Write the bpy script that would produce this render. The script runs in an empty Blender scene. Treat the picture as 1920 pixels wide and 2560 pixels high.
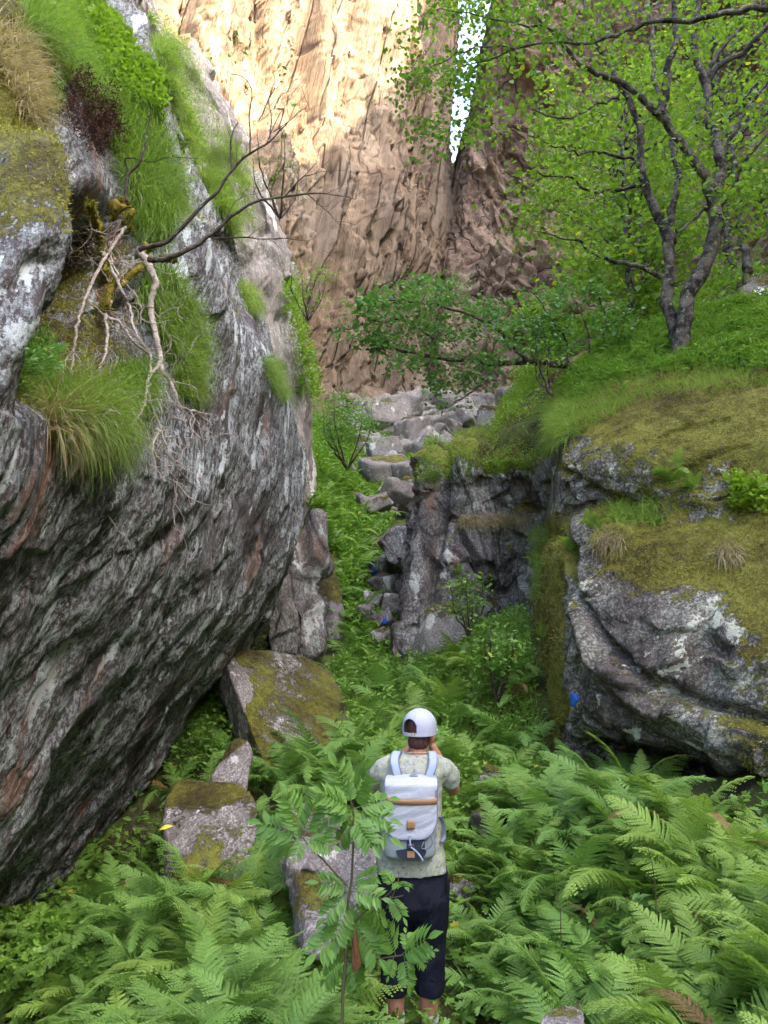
import bpy, bmesh, math, random
import numpy as np
from mathutils import Vector, Matrix, Euler
random.seed(7); RNG = np.random.default_rng(7)
sc = bpy.context.scene
COL = sc.collection
# ------------------------------------------------------------------ camera
CAMZ = 2.2; PITCH = math.radians(8.0); FPX = 1923.0
cam_d = bpy.data.cameras.new("camera"); cam = bpy.data.objects.new("camera", cam_d); COL.objects.link(cam)
cam.location = (0, 0, CAMZ); cam.rotation_euler = (math.radians(90) + PITCH, 0, 0)
cam_d.sensor_fit = 'VERTICAL'; cam_d.sensor_height = 36.0; cam_d.lens = FPX / 2560.0 * 36.0
cam_d.clip_start = 0.05; cam_d.clip_end = 3000
sc.camera = cam
# ------------------------------------------------------------------ light
SUN_EL = 40.0; SUN_AZ = 112.0           # azimuth clockwise from +Y (straight ahead): the sun stands right and a little behind
w = bpy.data.worlds.new("World"); sc.world = w; w.use_nodes = True
nt = w.node_tree; bg = nt.nodes["Background"]
sky = nt.nodes.new("ShaderNodeTexSky"); sky.sky_type = 'NISHITA'; sky.sun_disc = False
sky.sun_elevation = math.radians(SUN_EL); sky.sun_rotation = math.radians(SUN_AZ)
sky.air_density = 1.0; sky.dust_density = 10.0; sky.ozone_density = 6.0
nt.links.new(sky.outputs[0], bg.inputs[0]); bg.inputs[1].default_value = 0.15
sd = bpy.data.lights.new("sun", 'SUN'); sd.energy = 3.0; sd.angle = math.radians(0.5); sd.color = (1.0, 0.84, 0.60)
sun = bpy.data.objects.new("sun", sd); COL.objects.link(sun); sun.location = (30, -20, 60)
SDIR = Vector((math.sin(math.radians(SUN_AZ)) * math.cos(math.radians(SUN_EL)), math.cos(math.radians(SUN_AZ)) * math.cos(math.radians(SUN_EL)), math.sin(math.radians(SUN_EL))))
sun.rotation_euler = SDIR.to_track_quat('Z', 'Y').to_euler()
vs = sc.view_settings; vs.view_transform = 'Standard'; vs.look = 'None'; vs.exposure = 3.7; vs.gamma = 1.0
vs.use_white_balance = True; vs.white_balance_temperature = 7500; vs.white_balance_tint = 12
cy = sc.cycles; cy.max_bounces = 6; cy.diffuse_bounces = 4; cy.glossy_bounces = 2; cy.transmission_bounces = 4; cy.transparent_max_bounces = 6
cy.use_denoising = True; cy.sample_clamp_indirect = 6.0
# ------------------------------------------------------------------ picture geometry -> place
CP, SP = math.cos(PITCH), math.sin(PITCH)
def P(u, v, Y):
    u = np.asarray(u, float); v = np.asarray(v, float); Y = np.asarray(Y, float)
    a = (u - 960) / FPX; b = (1280 - v) / FPX
    dy = CP - b * SP; dz = SP + b * CP; t = Y / dy
    return np.stack([a * t, Y + 0 * t, CAMZ + dz * t], -1)
def proj(p):
    p = np.asarray(p, float); x = p[..., 0]; y = p[..., 1]; z = p[..., 2] - CAMZ
    f = y * CP + z * SP; up = -y * SP + z * CP; f = np.where(f < 0.05, 0.05, f)
    return 960 + FPX * x / f, 1280 - FPX * up / f
def inpoly(u, v, poly):
    r = np.zeros(np.shape(u), bool); n = len(poly)
    for i in range(n):
        x0, y0 = poly[i]; x1, y1 = poly[(i + 1) % n]
        c = ((y0 > v) != (y1 > v)) & (u < (x1 - x0) * (v - y0) / (y1 - y0 + 1e-9) + x0)
        r ^= c
    return r
# ------------------------------------------------------------------ noise
_perm = RNG.permutation(4096)
def _h(i, j, k, s=0):
    return _perm[(_perm[(_perm[(i + s) & 4095] + j) & 4095] + k) & 4095]
_g = RNG.normal(size=(4096, 3)); _g /= np.linalg.norm(_g, axis=1)[:, None]
def pn(p):
    f = np.floor(p); i = f.astype(np.int64); t = p - f; w_ = t * t * t * (t * (t * 6 - 15) + 10); r = 0
    for a in (0, 1):
        for b in (0, 1):
            for c in (0, 1):
                g = _g[_h(i[..., 0] + a, i[..., 1] + b, i[..., 2] + c)]
                d = (g * (t - np.array([a, b, c]))).sum(-1)
                r = r + d * (w_[..., 0] if a else 1 - w_[..., 0]) * (w_[..., 1] if b else 1 - w_[..., 1]) * (w_[..., 2] if c else 1 - w_[..., 2])
    return r * 1.5
def fbm(p, o=4, g=0.5):
    r = 0; a = 1
    for k in range(o):
        r = r + a * pn(p * 2 ** k + 17.3 * k); a *= g
    return r
_c = RNG.random((4096, 4))
def worley(p):
    f = np.floor(p); i = f.astype(np.int64); t = p - f
    F1 = np.full(p.shape[:-1], 9.); F2 = F1.copy(); ID = np.zeros(p.shape[:-1]); O = np.zeros(p.shape)
    for a in (-1, 0, 1):
        for b in (-1, 0, 1):
            for c in (-1, 0, 1):
                q = _c[_h(i[..., 0] + a, i[..., 1] + b, i[..., 2] + c)]
                d = q[..., :3] + np.array([a, b, c]) - t; dd = (d * d).sum(-1)
                n = dd < F1
                F2 = np.where(n, F1, np.minimum(F2, dd)); ID = np.where(n, q[..., 3], ID); O = np.where(n[..., None], d, O); F1 = np.where(n, dd, F1)
    return np.sqrt(F1), np.sqrt(F2), ID, O
def frame_of(d):                                    # rows: two side axes and the streak direction
    z = Vector(d).normalized(); x = z.orthogonal().normalized(); y = z.cross(x)
    return np.array([x, y, z])
def aniso(p, d, st):                                # coordinates stretched along direction d
    q = p @ frame_of(d).T; return q / np.array([1, 1, st])
def facets(p, amp, tilt):                           # fractured blocks: each cell has its own depth and its own tilt
    F1, F2, ID, O = worley(p)
    ax = np.stack([np.sin(ID * 40), np.cos(ID * 57), np.sin(ID * 91)], -1)
    return (amp * (ID - .5) + tilt * (O * ax).sum(-1)) * sst(0, .10, F2 - F1), F2 - F1
def sst(a, b, x):
    t = np.clip((x - a) / (b - a), 0, 1); return t * t * (3 - 2 * t)
# ------------------------------------------------------------------ objects
def tag(o, label=None, cat=None, group=None, kind=None):
    if label: o["label"] = label
    if cat: o["category"] = cat
    if group: o["group"] = group
    if kind: o["kind"] = kind
    return o
def empty(name, loc, label, cat, group=None):
    o = bpy.data.objects.new(name, None); COL.objects.link(o); o.location = loc; o.empty_display_size = .1
    return tag(o, label, cat, group)
def mesh_np(name, V, F, mat=None, parent=None, smooth=True, attrs=None, origin=None, link=True, mats=None, midx=None):
    """V (n,3); F one array (m,k) or a list of such arrays; ONE mesh object"""
    V = np.asarray(V, float).reshape(-1, 3)
    Fs = F if isinstance(F, list) else [F]; Fs = [np.asarray(f, np.int32) for f in Fs if len(f)]
    if origin is not None: V = V - np.asarray(origin)
    m = bpy.data.meshes.new(name); m.vertices.add(len(V)); m.vertices.foreach_set("co", V.astype(np.float32).ravel())
    li = np.concatenate([f.ravel() for f in Fs]); tot = np.concatenate([np.full(len(f), f.shape[1]) for f in Fs])
    st = np.concatenate([[0], np.cumsum(tot)[:-1]])
    m.loops.add(len(li)); m.loops.foreach_set("vertex_index", li.astype(np.int32))
    m.polygons.add(len(tot)); m.polygons.foreach_set("loop_start", st.astype(np.int32)); m.polygons.foreach_set("loop_total", tot.astype(np.int32))
    m.polygons.foreach_set("use_smooth", np.full(len(tot), smooth, bool))
    for k, a in (attrs or {}).items():
        at = m.attributes.new(k, 'FLOAT', 'POINT'); at.data.foreach_set("value", np.asarray(a, np.float32).ravel())
    for mm in (mats or ([mat] if mat else [])): m.materials.append(mm)
    if midx is not None: m.polygons.foreach_set("material_index", np.asarray(midx, np.int32))
    m.update(calc_edges=True)
    if not link: return m
    o = bpy.data.objects.new(name, m); COL.objects.link(o)
    if origin is not None: o.location = origin
    if parent is not None:
        o.parent = parent
        if origin is None: o.location = -parent.location          # world-space coordinates under a placed Empty
        else: o.location = Vector(origin) - parent.location
    return o
def grid_faces(r, c):
    i = np.arange(r * c).reshape(r, c)
    return np.stack([i[:-1, :-1], i[:-1, 1:], i[1:, 1:], i[1:, :-1]], -1).reshape(-1, 4)
def grid_normals(G):
    a = np.gradient(G, axis=1); b = np.gradient(G, axis=0); n = np.cross(a, b)
    return n / (np.linalg.norm(n, axis=-1, keepdims=True) + 1e-9)
def cr(C, n):                                        # Catmull-Rom along axis 0
    C = np.asarray(C, float); k = len(C); t = np.linspace(0, k - 1, n); i = np.minimum(t.astype(int), k - 2); f = (t - i)
    f = f.reshape((-1,) + (1,) * (C.ndim - 1))
    E = np.concatenate([[2 * C[0] - C[1]], C, [2 * C[-1] - C[-2]]])
    a, b, c, d = E[i], E[i + 1], E[i + 2], E[i + 3]
    return .5 * (2 * b + (c - a) * f + (2 * a - 5 * b + 4 * c - d) * f ** 2 + (3 * b - 3 * c + d - a) * f ** 3)
def loft(rows, nr, nc):
    C = np.array(rows, float); A = cr(C, nr); A = cr(A.transpose(1, 0, 2), nc).transpose(1, 0, 2)
    return A
def smooth_grid(A, it=1):
    for _ in range(it):
        B = A.copy(); B[1:-1, 1:-1] = (A[1:-1, 1:-1] * 4 + A[:-2, 1:-1] + A[2:, 1:-1] + A[1:-1, :-2] + A[1:-1, 2:]) / 8; A = B
    return A
def tube(pts, rad, n=6, close=True):
    """tapered tube along a polyline -> V, F"""
    pts = np.asarray(pts, float); rad = np.asarray(rad, float) * np.ones(len(pts)); T = np.gradient(pts, axis=0); T /= np.linalg.norm(T, axis=1)[:, None] + 1e-9
    ref = np.array([0, 0, 1.]) if abs(T[0][2]) < .9 else np.array([1., 0, 0]); V = []
    a = np.cross(T[0], ref); a /= np.linalg.norm(a)
    an = np.linspace(0, 2 * np.pi, n, endpoint=False)
    for i in range(len(pts)):
        a = a - T[i] * a.dot(T[i]); a /= np.linalg.norm(a) + 1e-9; b = np.cross(T[i], a)
        V.append(pts[i] + rad[i] * (np.cos(an)[:, None] * a + np.sin(an)[:, None] * b))
    V = np.concatenate(V); k = len(pts); i = np.arange(k * n).reshape(k, n); j = np.roll(i, -1, 1)
    F = np.stack([i[:-1], j[:-1], j[1:], i[1:]], -1).reshape(-1, 4)
    return V, F
class Acc:                                           # collects pieces into ONE mesh
    def __init__(s): s.V = []; s.F4 = []; s.F3 = []; s.n = 0; s.a = []
    def add(s, V, F, a=0.0):
        V = np.asarray(V, float).reshape(-1, 3); F = np.asarray(F) + s.n
        (s.F4 if F.shape[1] == 4 else s.F3).append(F); s.V.append(V); s.n += len(V); s.a.append(np.full(len(V), a)); return s
    def get(s): return np.concatenate(s.V), [np.concatenate(f) for f in (s.F4, s.F3) if f]
    def build(s, name, mat, parent=None, **k):
        V, F = s.get(); return mesh_np(name, V, F, mat, parent, attrs={'tint': np.concatenate(s.a)}, **k)
def scatter(T, TF, pos, R, S):
    """copies of one template (T verts, TF faces) at pos with rotation matrices R (n,3,3) and scale S"""
    n = len(pos); V = np.einsum('nij,kj->nki', R, T) * np.asarray(S).reshape(n, 1, -1) + np.asarray(pos)[:, None, :]
    F = TF[None] + (np.arange(n) * len(T))[:, None, None]
    return V.reshape(-1, 3), F.reshape(-1, TF.shape[1])
def rotm(z, spin):                                   # matrices whose z column is z
    z = np.asarray(z, float); z = z / (np.linalg.norm(z, axis=1)[:, None] + 1e-9); n = len(z)
    r = np.tile([[1., 0, 0]], (n, 1)); r[np.abs(z[:, 0]) > .8] = [0, 1, 0]
    x = np.cross(r, z); x /= np.linalg.norm(x, axis=1)[:, None]; y = np.cross(z, x)
    c = np.cos(spin)[:, None]; s_ = np.sin(spin)[:, None]
    return np.stack([c * x + s_ * y, -s_ * x + c * y, z], -1)
# ------------------------------------------------------------------ materials
class N:
    def __init__(s, name):
        s.m = bpy.data.materials.new(name); s.m.use_nodes = True; s.t = s.m.node_tree; s.t.nodes.clear()
        s.out = s.t.nodes.new("ShaderNodeOutputMaterial"); s.tc = s.t.nodes.new("ShaderNodeTexCoord")
    def n(s, typ, **k):
        o = s.t.nodes.new("ShaderNode" + typ)
        for a, b in k.items(): setattr(o, a, b)
        return o
    def l(s, a, b): s.t.links.new(a, b)
    def set(s, sock, val):
        if isinstance(val, bpy.types.NodeSocket): s.l(val, sock)
        else: sock.default_value = val
    def co(s, scale=1.0, d=None, st=1.0, loc=(0, 0, 0)):
        mp = s.n("Mapping", vector_type='TEXTURE'); s.l(s.tc.outputs['Object'], mp.inputs[0])
        if d is not None: mp.inputs['Rotation'].default_value = Vector(d).to_track_quat('Z', 'Y').to_euler()
        mp.inputs['Scale'].default_value = (1 / scale, 1 / scale, st / scale); mp.inputs['Location'].default_value = loc
        return mp.outputs[0]
    def noise(s, co, scale=1., detail=5., rough=.6, dist=0.):
        o = s.n("TexNoise"); s.l(co, o.inputs['Vector']); o.inputs['Scale'].default_value = scale; o.inputs['Detail'].default_value = detail
        o.inputs['Roughness'].default_value = rough; o.inputs['Distortion'].default_value = dist; return o.outputs['Fac']
    def vor(s, co, scale=1., feature='F1', out='Distance'):
        o = s.n("TexVoronoi"); o.feature = feature; s.l(co, o.inputs['Vector']); o.inputs['Scale'].default_value = scale; return o.outputs[out]
    def ramp(s, fac, stops, interp='LINEAR'):
        o = s.n("ValToRGB"); o.color_ramp.interpolation = interp; s.set(o.inputs[0], fac); e = o.color_ramp.elements
        while len(e) < len(stops): e.new(.5)
        for i, (p, c) in enumerate(stops):
            e[i].position = p; e[i].color = (c, c, c, 1) if isinstance(c, (int, float)) else (*c, 1)
        return o.outputs[0]
    def mix(s, fac, a, b, mode='MIX'):
        o = s.n("Mix", data_type='RGBA', blend_type=mode); s.set(o.inputs[0], fac)
        for sock, val in ((o.inputs[6], a), (o.inputs[7], b)): s.set(sock, val if isinstance(val, bpy.types.NodeSocket) else (*val, 1))
        return o.outputs[2]
    def math(s, op, a, b=0., c=None):
        o = s.n("Math", operation=op); s.set(o.inputs[0], a); s.set(o.inputs[1], b)
        if c is not None: s.set(o.inputs[2], c)
        return o.outputs[0]
    def attr(s, name): o = s.n("Attribute"); o.attribute_name = name; return o.outputs['Fac']
    def bump(s, h, strength=.5, dist=.02, nrm=None):
        o = s.n("Bump"); s.set(o.inputs['Strength'], strength); o.inputs['Distance'].default_value = dist; s.l(h, o.inputs['Height'])
        if nrm is not None: s.l(nrm, o.inputs['Normal'])
        return o.outputs[0]
    def bsdf(s, col, rough=.8, nrm=None, spec=.3, **k):
        o = s.n("BsdfPrincipled"); s.set(o.inputs['Base Color'], col if isinstance(col, bpy.types.NodeSocket) else (*col, 1)); s.set(o.inputs['Roughness'], rough)
        o.inputs['Specular IOR Level'].default_value = spec
        for a, b in k.items(): s.set(o.inputs[a], b)
        if nrm is not None: s.l(nrm, o.inputs['Normal'])
        s.l(o.outputs[0], s.out.inputs[0]); return o
def simple(name, col, rough=.7, spec=.3, var=.15, scale=30., bump=.2, **k):
    a = N(name); f = a.noise(a.co(), scale, 4); c = a.mix(f, tuple(x * (1 - var) for x in col), tuple(min(1, x * (1 + var)) for x in col))
    a.bsdf(c, rough, a.bump(f, bump, .005), spec, **k); return a.m
def rock_mat(name, dark, mid, light, lichen, lich_amt=.5, d=(0, .5, 1), st=6., sc_=1., rust=None, rust_amt=0., bumpd=.05, crack=0., moss_cut=.5):
    """foliated rock: streaked ground colour, patches of crusty lichen, rust streaks, moss where the attribute says"""
    a = N(name); c1 = a.co(sc_, d, st); c0 = a.co(sc_)
    n1 = a.noise(c1, 5, 8, .68, .3); n2 = a.noise(c0, .8, 4, .55); n3 = a.noise(c1, 16, 6, .65); n4 = a.noise(c0, 26, 5, .7); n5 = a.noise(c1, 1.6, 5, .6)
    f = a.math('ADD', a.math('MULTIPLY', n1, .6), a.math('MULTIPLY', n5, .5))
    col = a.ramp(f, [(.38, dark), (.54, mid), (.72, light)])
    col = a.mix(a.ramp(n3, [(.45, .0), (.62, .75)]), col, dark)
    # lichen: speckles gathered in large patches
    lm = a.math('MULTIPLY', a.ramp(n3, [(.46, 0.), (.56, 1.)]), a.ramp(a.math('ADD', a.math('MULTIPLY', n2, .7), a.math('MULTIPLY', n5, .45)), [(.62 - .3 * lich_amt, 0.), (.74 - .3 * lich_amt, 1.)]))
    lm = a.math('MULTIPLY', lm, a.ramp(n4, [(.3, .25), (.55, 1.)]))
    lcol = a.ramp(n4, [(.35, tuple(x * .6 for x in lichen)), (.65, lichen)])
    col = a.mix(lm, col, lcol)
    fl = a.math('MULTIPLY', a.ramp(a.noise(a.co(sc_, d, st * .55), 30, 3, .65), [(.53, 0.), (.57, 1.)]), a.ramp(a.math('ADD', n2, a.math('MULTIPLY', n5, .6)), [(.60, .12), (.84, 1.)])); col = a.mix(a.math('MULTIPLY', fl, .5), col, tuple(min(.8, x * 1.15) for x in lichen))
    col = a.mix(a.ramp(a.noise(c0, 70, 3, .7), [(.52, 0.), (.62, .6)]), col, dark)
    big = a.ramp(a.math('ADD', a.noise(c1, 2.7, 6, .6), a.math('MULTIPLY', n4, .18)), [(.69, 0.), (.715, 1.)]); col = a.mix(a.math('MULTIPLY', big, .85 if lich_amt > .1 else 0.), col, tuple(min(.8, x * 1.25) for x in lichen))
    if rust: col = a.mix(a.math('MULTIPLY', a.ramp(a.noise(a.co(sc_, d, st * 3, (3, 1, 2)), 1.8, 5, .55), [(.60 - .12 * rust_amt, 0.), (.72 - .12 * rust_amt, 1.)]), .8), col, rust)
    h = a.math('ADD', a.math('MULTIPLY', n1, 1.), a.math('MULTIPLY', n3, .45)); h = a.math('ADD', h, a.math('MULTIPLY', lm, .12)); h = a.math('ADD', h, a.math('MULTIPLY', n4, .25))
    if crack:
        vv = a.vor(a.mix(.12, c1, a.noise(c0, 2, 3), 'ADD') if False else c1, crack, 'DISTANCE_TO_EDGE'); ck = a.ramp(vv, [(0., 0.), (.035, 1.)]); col = a.mix(a.ramp(vv, [(0., .75), (.02, 0.)]), col, tuple(x * .4 for x in dark)); h = a.math('ADD', h, a.math('MULTIPLY', ck, .5))
    # moss
    ms = a.math('ADD', a.attr('moss'), a.math('MULTIPLY', a.math('SUBTRACT', a.noise(c0, 3.5, 7, .68), .5), 1.1)); ms = a.math('ADD', ms, a.math('MULTIPLY', a.math('SUBTRACT', a.noise(c0, 22, 5, .75), .5), .8)); mm = a.ramp(ms, [(moss_cut - .02, 0.), (moss_cut + .06, 1.)])
    mn = a.math('ADD', a.math('MULTIPLY', a.noise(c0, 7, 6, .7), .6), a.math('MULTIPLY', a.noise(c0, 34, 4, .7), .45)); mcol = a.ramp(a.math('ADD', a.math('MULTIPLY', mn, .6), a.math('MULTIPLY', n2, .5)), [(.42, (.035, .026, .010)), (.50, (.090, .070, .016)), (.56, (.15, .135, .022)), (.64, (.25, .25, .045))])
    col = a.mix(mm, col, mcol)
    h2 = a.math('ADD', h, a.math('MULTIPLY', mm, a.math('ADD', .2, a.math('ADD', a.math('MULTIPLY', a.noise(c0, 48, 4, .7), 1.3), a.math('MULTIPLY', a.noise(c0, 13, 4, .7), 2.2)))))
    a.bsdf(col, a.ramp(n1, [(.3, .62), (.7, .9)]), a.bump(h2, .9, bumpd), .25)
    return a.m
def leaf_mat(name, c1, c2, trans=.45, rough=.5, yellow=None, spec=.35, tip=None):
    a = N(name); oi = a.n("ObjectInfo"); g = a.n("NewGeometry")
    r = a.math('ADD', a.math('MULTIPLY', oi.outputs['Random'], .55), a.math('MULTIPLY', g.outputs['Random Per Island'], .45))
    f = a.math('ADD', a.math('MULTIPLY', r, .75), a.math('MULTIPLY', a.noise(a.co(), 1.3, 3), .4))
    col = a.ramp(f, [(.15, c1), (.85, c2)])
    if yellow: col = a.mix(a.ramp(g.outputs['Random Per Island'], [(.986, 0.), (.99, .8)]), col, yellow)
    if tip: col = a.mix(a.math('MULTIPLY', a.attr('tip'), .8), col, tip)
    p = a.bsdf(col, rough, a.bump(a.noise(a.co(), 45, 3), .35, .01), spec)
    t = a.n("BsdfTranslucent"); a.l(a.mix(.5, col, a.mix(1., col, (1.3, 1.5, .6), 'MULTIPLY')), t.inputs[0]); mx = a.n("MixShader"); mx.inputs[0].default_value = trans
    a.l(p.outputs[0], mx.inputs[1]); a.l(t.outputs[0], mx.inputs[2]); a.l(mx.outputs[0], a.out.inputs[0]); return a.m
# ================================================================== ground
_by = [-60, -8, 0, 2, 3.2, 4.6, 6, 8, 11, 14, 18, 24, 34, 42, 60, 120]
_bz = [-14, -1.2, .35, .3, .12, 0, .3, .75, 1.3, 2.3, 3.7, 5.6, 9.6, 13.6, 19, 36]
_ey = [-60, 2, 5, 7, 8.5, 9.5, 12.0, 12.9, 14, 16, 20, 34, 45, 60]
_ex = [9, 5.5, 4.6, 4.2, 3.5, 3.1, 2.9, 1.0, 1.0, 1.5, 2.5, 6.2, 9, 12]
def gz(x, y):
    x = np.asarray(x, float); y = np.asarray(y, float)
    b = np.interp(y, _by, _bz); e = np.interp(y, _ey, _ex) + .55 * pn(np.stack([x * .45, y * .45, 0 * x + 3], -1)) * sst(12.5, 14, y); near = sst(7.6, 5.6, y)
    T = sst(-.25, 1.1, x - e); hh = np.interp(y, [0, 6, 9, 12.7, 13.2, 16, 20, 34, 45], [2.5, 3.6, 3.9, 3.4, 2.4, 2.2, 2.5, 3, 3])
    z = b + T * hh + .32 * np.clip(x - e, 0, 7) + .1 * np.clip(x - e - 7, 0, 40) + .75 * np.clip(x - e, 0, 2.6) * sst(12.5, 14, y) + near * .42 * np.clip(x - .75, 0, 5)
    z = z + .55 * np.clip(x - .2, 0, 2.2) * sst(7.5, 9, y) * sst(13, 10.5, y) * (1 - T)
    z = z + np.interp(y, [0, 5, 8, 9, 13, 15, 20, 40], [.0, .0, .12, .2, .25, .9, .9, .5]) * np.clip(-x - np.interp(y, [0, 8, 14, 30], [1.4, 1.3, .15, .6]), 0, 4)
    p = np.stack([x, y, 0 * x], -1)
    z = z - .38 * sst(-1.0, -2.1, x) * sst(1, 3, y) * sst(9, 6.5, y)
    k = np.exp(-((x - .15) ** 2 + (y - 4.4) ** 2) / .35)
    z = z + .35 * T * pn(p * .8 + 9) * sst(12, 13.5, y)
    return (z + .16 * pn(p * .6) + .07 * pn(p * 1.9 + 5)) * (1 - k) + .03 * k
def ground_hit(u, v):
    Y = np.concatenate([np.arange(1.2, 20, .04), np.arange(20, 60, .2)]); p = P(u, v, Y); k = np.argmax(p[:, 2] < gz(p[:, 0], p[:, 1]))
    return p[k] if k else p[-1]
def cr1(t, k): return t
xs = np.concatenate([np.linspace(-260, -12, 30), np.linspace(-11.5, 16, 330), np.linspace(17, 260, 30)])
ys = np.concatenate([np.linspace(-260, -4, 30), np.linspace(-3.6, 22, 330), np.linspace(22.3, 60, 120), np.linspace(65, 400, 20)])
X, Yg = np.meshgrid(xs, ys); Z = gz(X, Yg)
G = np.stack([X, Yg, Z + .03 * fbm(np.stack([X, Yg, Z], -1) * 4, 3) * (np.abs(X) < 16)], -1)
a = N("soil and moss"); n = a.noise(a.co(), 3, 8, .7); m_ = a.noise(a.co(), 14, 6, .7)
c = a.ramp(n, [(.36, (.02, .015, .01)), (.48, (.05, .06, .016)), (.60, (.07, .10, .02)), (.75, (.14, .15, .035))]); c = a.mix(a.ramp(m_, [(.5, 0.), (.7, .6)]), c, (.10, .08, .05))
a.bsdf(c, .9, a.bump(m_, .8, .05), .2); SOIL = a.m
g = mesh_np("ground", G.reshape(-1, 3), grid_faces(len(ys), len(xs)), SOIL); tag(g, kind="structure")
# ================================================================== rock faces
SURF = {}; MOSS = {}                                            # surfaces that plants are put on: name -> (V, Nrm)
def rockface(name, rows, nr, nc, disp, mat, label, cat, moss=None, group=None, sm=0):
    A = loft(rows, nr, nc); W_ = P(A[..., 0], A[..., 1], A[..., 2]); Nn = grid_normals(W_)
    if ((W_ - np.array([0, 0, CAMZ])) * Nn).sum() > 0: Nn = -Nn; flip = True
    else: flip = False
    D = disp(W_, Nn, A)
    V = W_ + Nn * D[..., None] if D.ndim == 2 else W_ + D
    N2 = grid_normals(smooth_grid(V, 2)); N2 = -N2 if flip else N2
    ms = moss(V, N2, A) if moss else np.full(V.shape[:2], -1.)
    F = grid_faces(nr, nc); F = F[:, ::-1] if flip else F
    org = V.reshape(-1, 3).mean(0); org[2] = V[..., 2].min()
    o = mesh_np(name, V.reshape(-1, 3), F, mat, attrs={'moss': ms}, origin=org); tag(o, label, cat, group)
    SURF[label] = (V.reshape(-1, 3), N2.reshape(-1, 3)); MOSS[label] = ms.ravel(); return o, label
def row(v, *c): return [(u, v, y) for u, y in c]
STREAK = (-.15, .62, 1)
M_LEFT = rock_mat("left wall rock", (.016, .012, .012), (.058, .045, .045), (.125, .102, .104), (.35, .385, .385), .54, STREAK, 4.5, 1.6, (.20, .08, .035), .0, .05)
M_BACK = rock_mat("back buttress rock", (.09, .075, .068), (.21, .175, .16), (.31, .27, .24), (.40, .39, .34), .45, (-.25, .3, 1), 7., .8, None, 0, .08)
M_RIGHT = rock_mat("right boulder rock", (.026, .020, .017), (.088, .070, .060), (.155, .13, .112), (.40, .40, .32), .36, (.7, -.2, .35), 1.6, 1.3, None, 0, .06)
M_MID = rock_mat("middle outcrop rock", (.03, .024, .023), (.115, .09, .086), (.22, .19, .175), (.34, .35, .31), .32, (-.15, .2, 1), 2.5, 1., (.16, .085, .045), .3, .06, .55)
M_SLAB = rock_mat("slab rock", (.06, .05, .045), (.13, .11, .10), (.22, .19, .18), (.40, .37, .35), .6, (.3, .2, 1), 1.6, 2.4, None, 0, .03)
M_BOULD = rock_mat("boulder rock", (.09, .075, .065), (.18, .155, .138), (.26, .23, .205), (.36, .35, .31), .35, (.5, .2, 1), 1.6, 1.1, None, 0, .06)
def cliff_mat(name, cols, d, st, s, lich):
    a = N(name); c0 = a.co(s); c1 = a.co(s, d, st)
    n1 = a.noise(c1, 3., 9, .68, .4); n2 = a.noise(c0, .35, 5, .6); n3 = a.noise(c1, 12, 6, .7); nb = a.noise(c1, .8, 5, .6)
    f = a.math('ADD', a.math('MULTIPLY', n1, .45), a.math('MULTIPLY', nb, .6)); col = a.ramp(f, [(.38, cols[0]), (.50, cols[1]), (.60, cols[2]), (.72, cols[3])])
    col = a.mix(a.ramp(n2, [(.48, 0.), (.66, .55)]), col, cols[4]); col = a.mix(a.ramp(n3, [(.56, 0.), (.72, .55)]), col, cols[0])
    wp = a.n('VectorMath', operation='ADD'); a.l(c1, wp.inputs[0]); wn = a.n('TexNoise'); a.l(c1, wn.inputs['Vector']); wn.inputs['Scale'].default_value = 1.5; ws = a.n('VectorMath', operation='SCALE'); a.l(wn.outputs['Color'], ws.inputs[0]); ws.inputs['Scale'].default_value = .9; a.l(ws.outputs[0], wp.inputs[1]); vv = a.vor(wp.outputs[0], .8, 'DISTANCE_TO_EDGE'); v2_ = a.vor(wp.outputs[0], 2.6, 'DISTANCE_TO_EDGE'); ck = a.math('MULTIPLY', a.ramp(vv, [(0., 0.), (.03, 1.)]), a.ramp(v2_, [(0., .8), (.03, 1.)])); col = a.mix(a.math('MULTIPLY', a.math('SUBTRACT', 1., ck), .55), col, tuple(x * .7 for x in cols[0])); h = a.math('ADD', n1, a.math('MULTIPLY', n3, .5)); h = a.math('ADD', h, a.math('MULTIPLY', ck, .6)); 
    mossy = a.ramp(a.math('ADD', a.attr('moss'), a.noise(c0, 1.5, 6, .7)), [(.9, 0.), (1.0, 1.)]); col = a.mix(mossy, col, (.17, .19, .03))
    a.bsdf(col, .85, a.bump(h, 1., .35), .2); return a.m
M_CLIFF = cliff_mat("sunny cliff rock", [(.045, .029, .019), (.145, .103, .070), (.215, .163, .116), (.265, .215, .162), (.165, .140, .118)], (.20, .1, 1), 7., .35, 0)
M_CLIFR = cliff_mat("shaded cliff rock", [(.08, .052, .036), (.22, .150, .106), (.30, .222, .162), (.36, .285, .22), (.27, .18, .108)], (-.25, .1, 1), 1.3, .42, 0)
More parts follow.
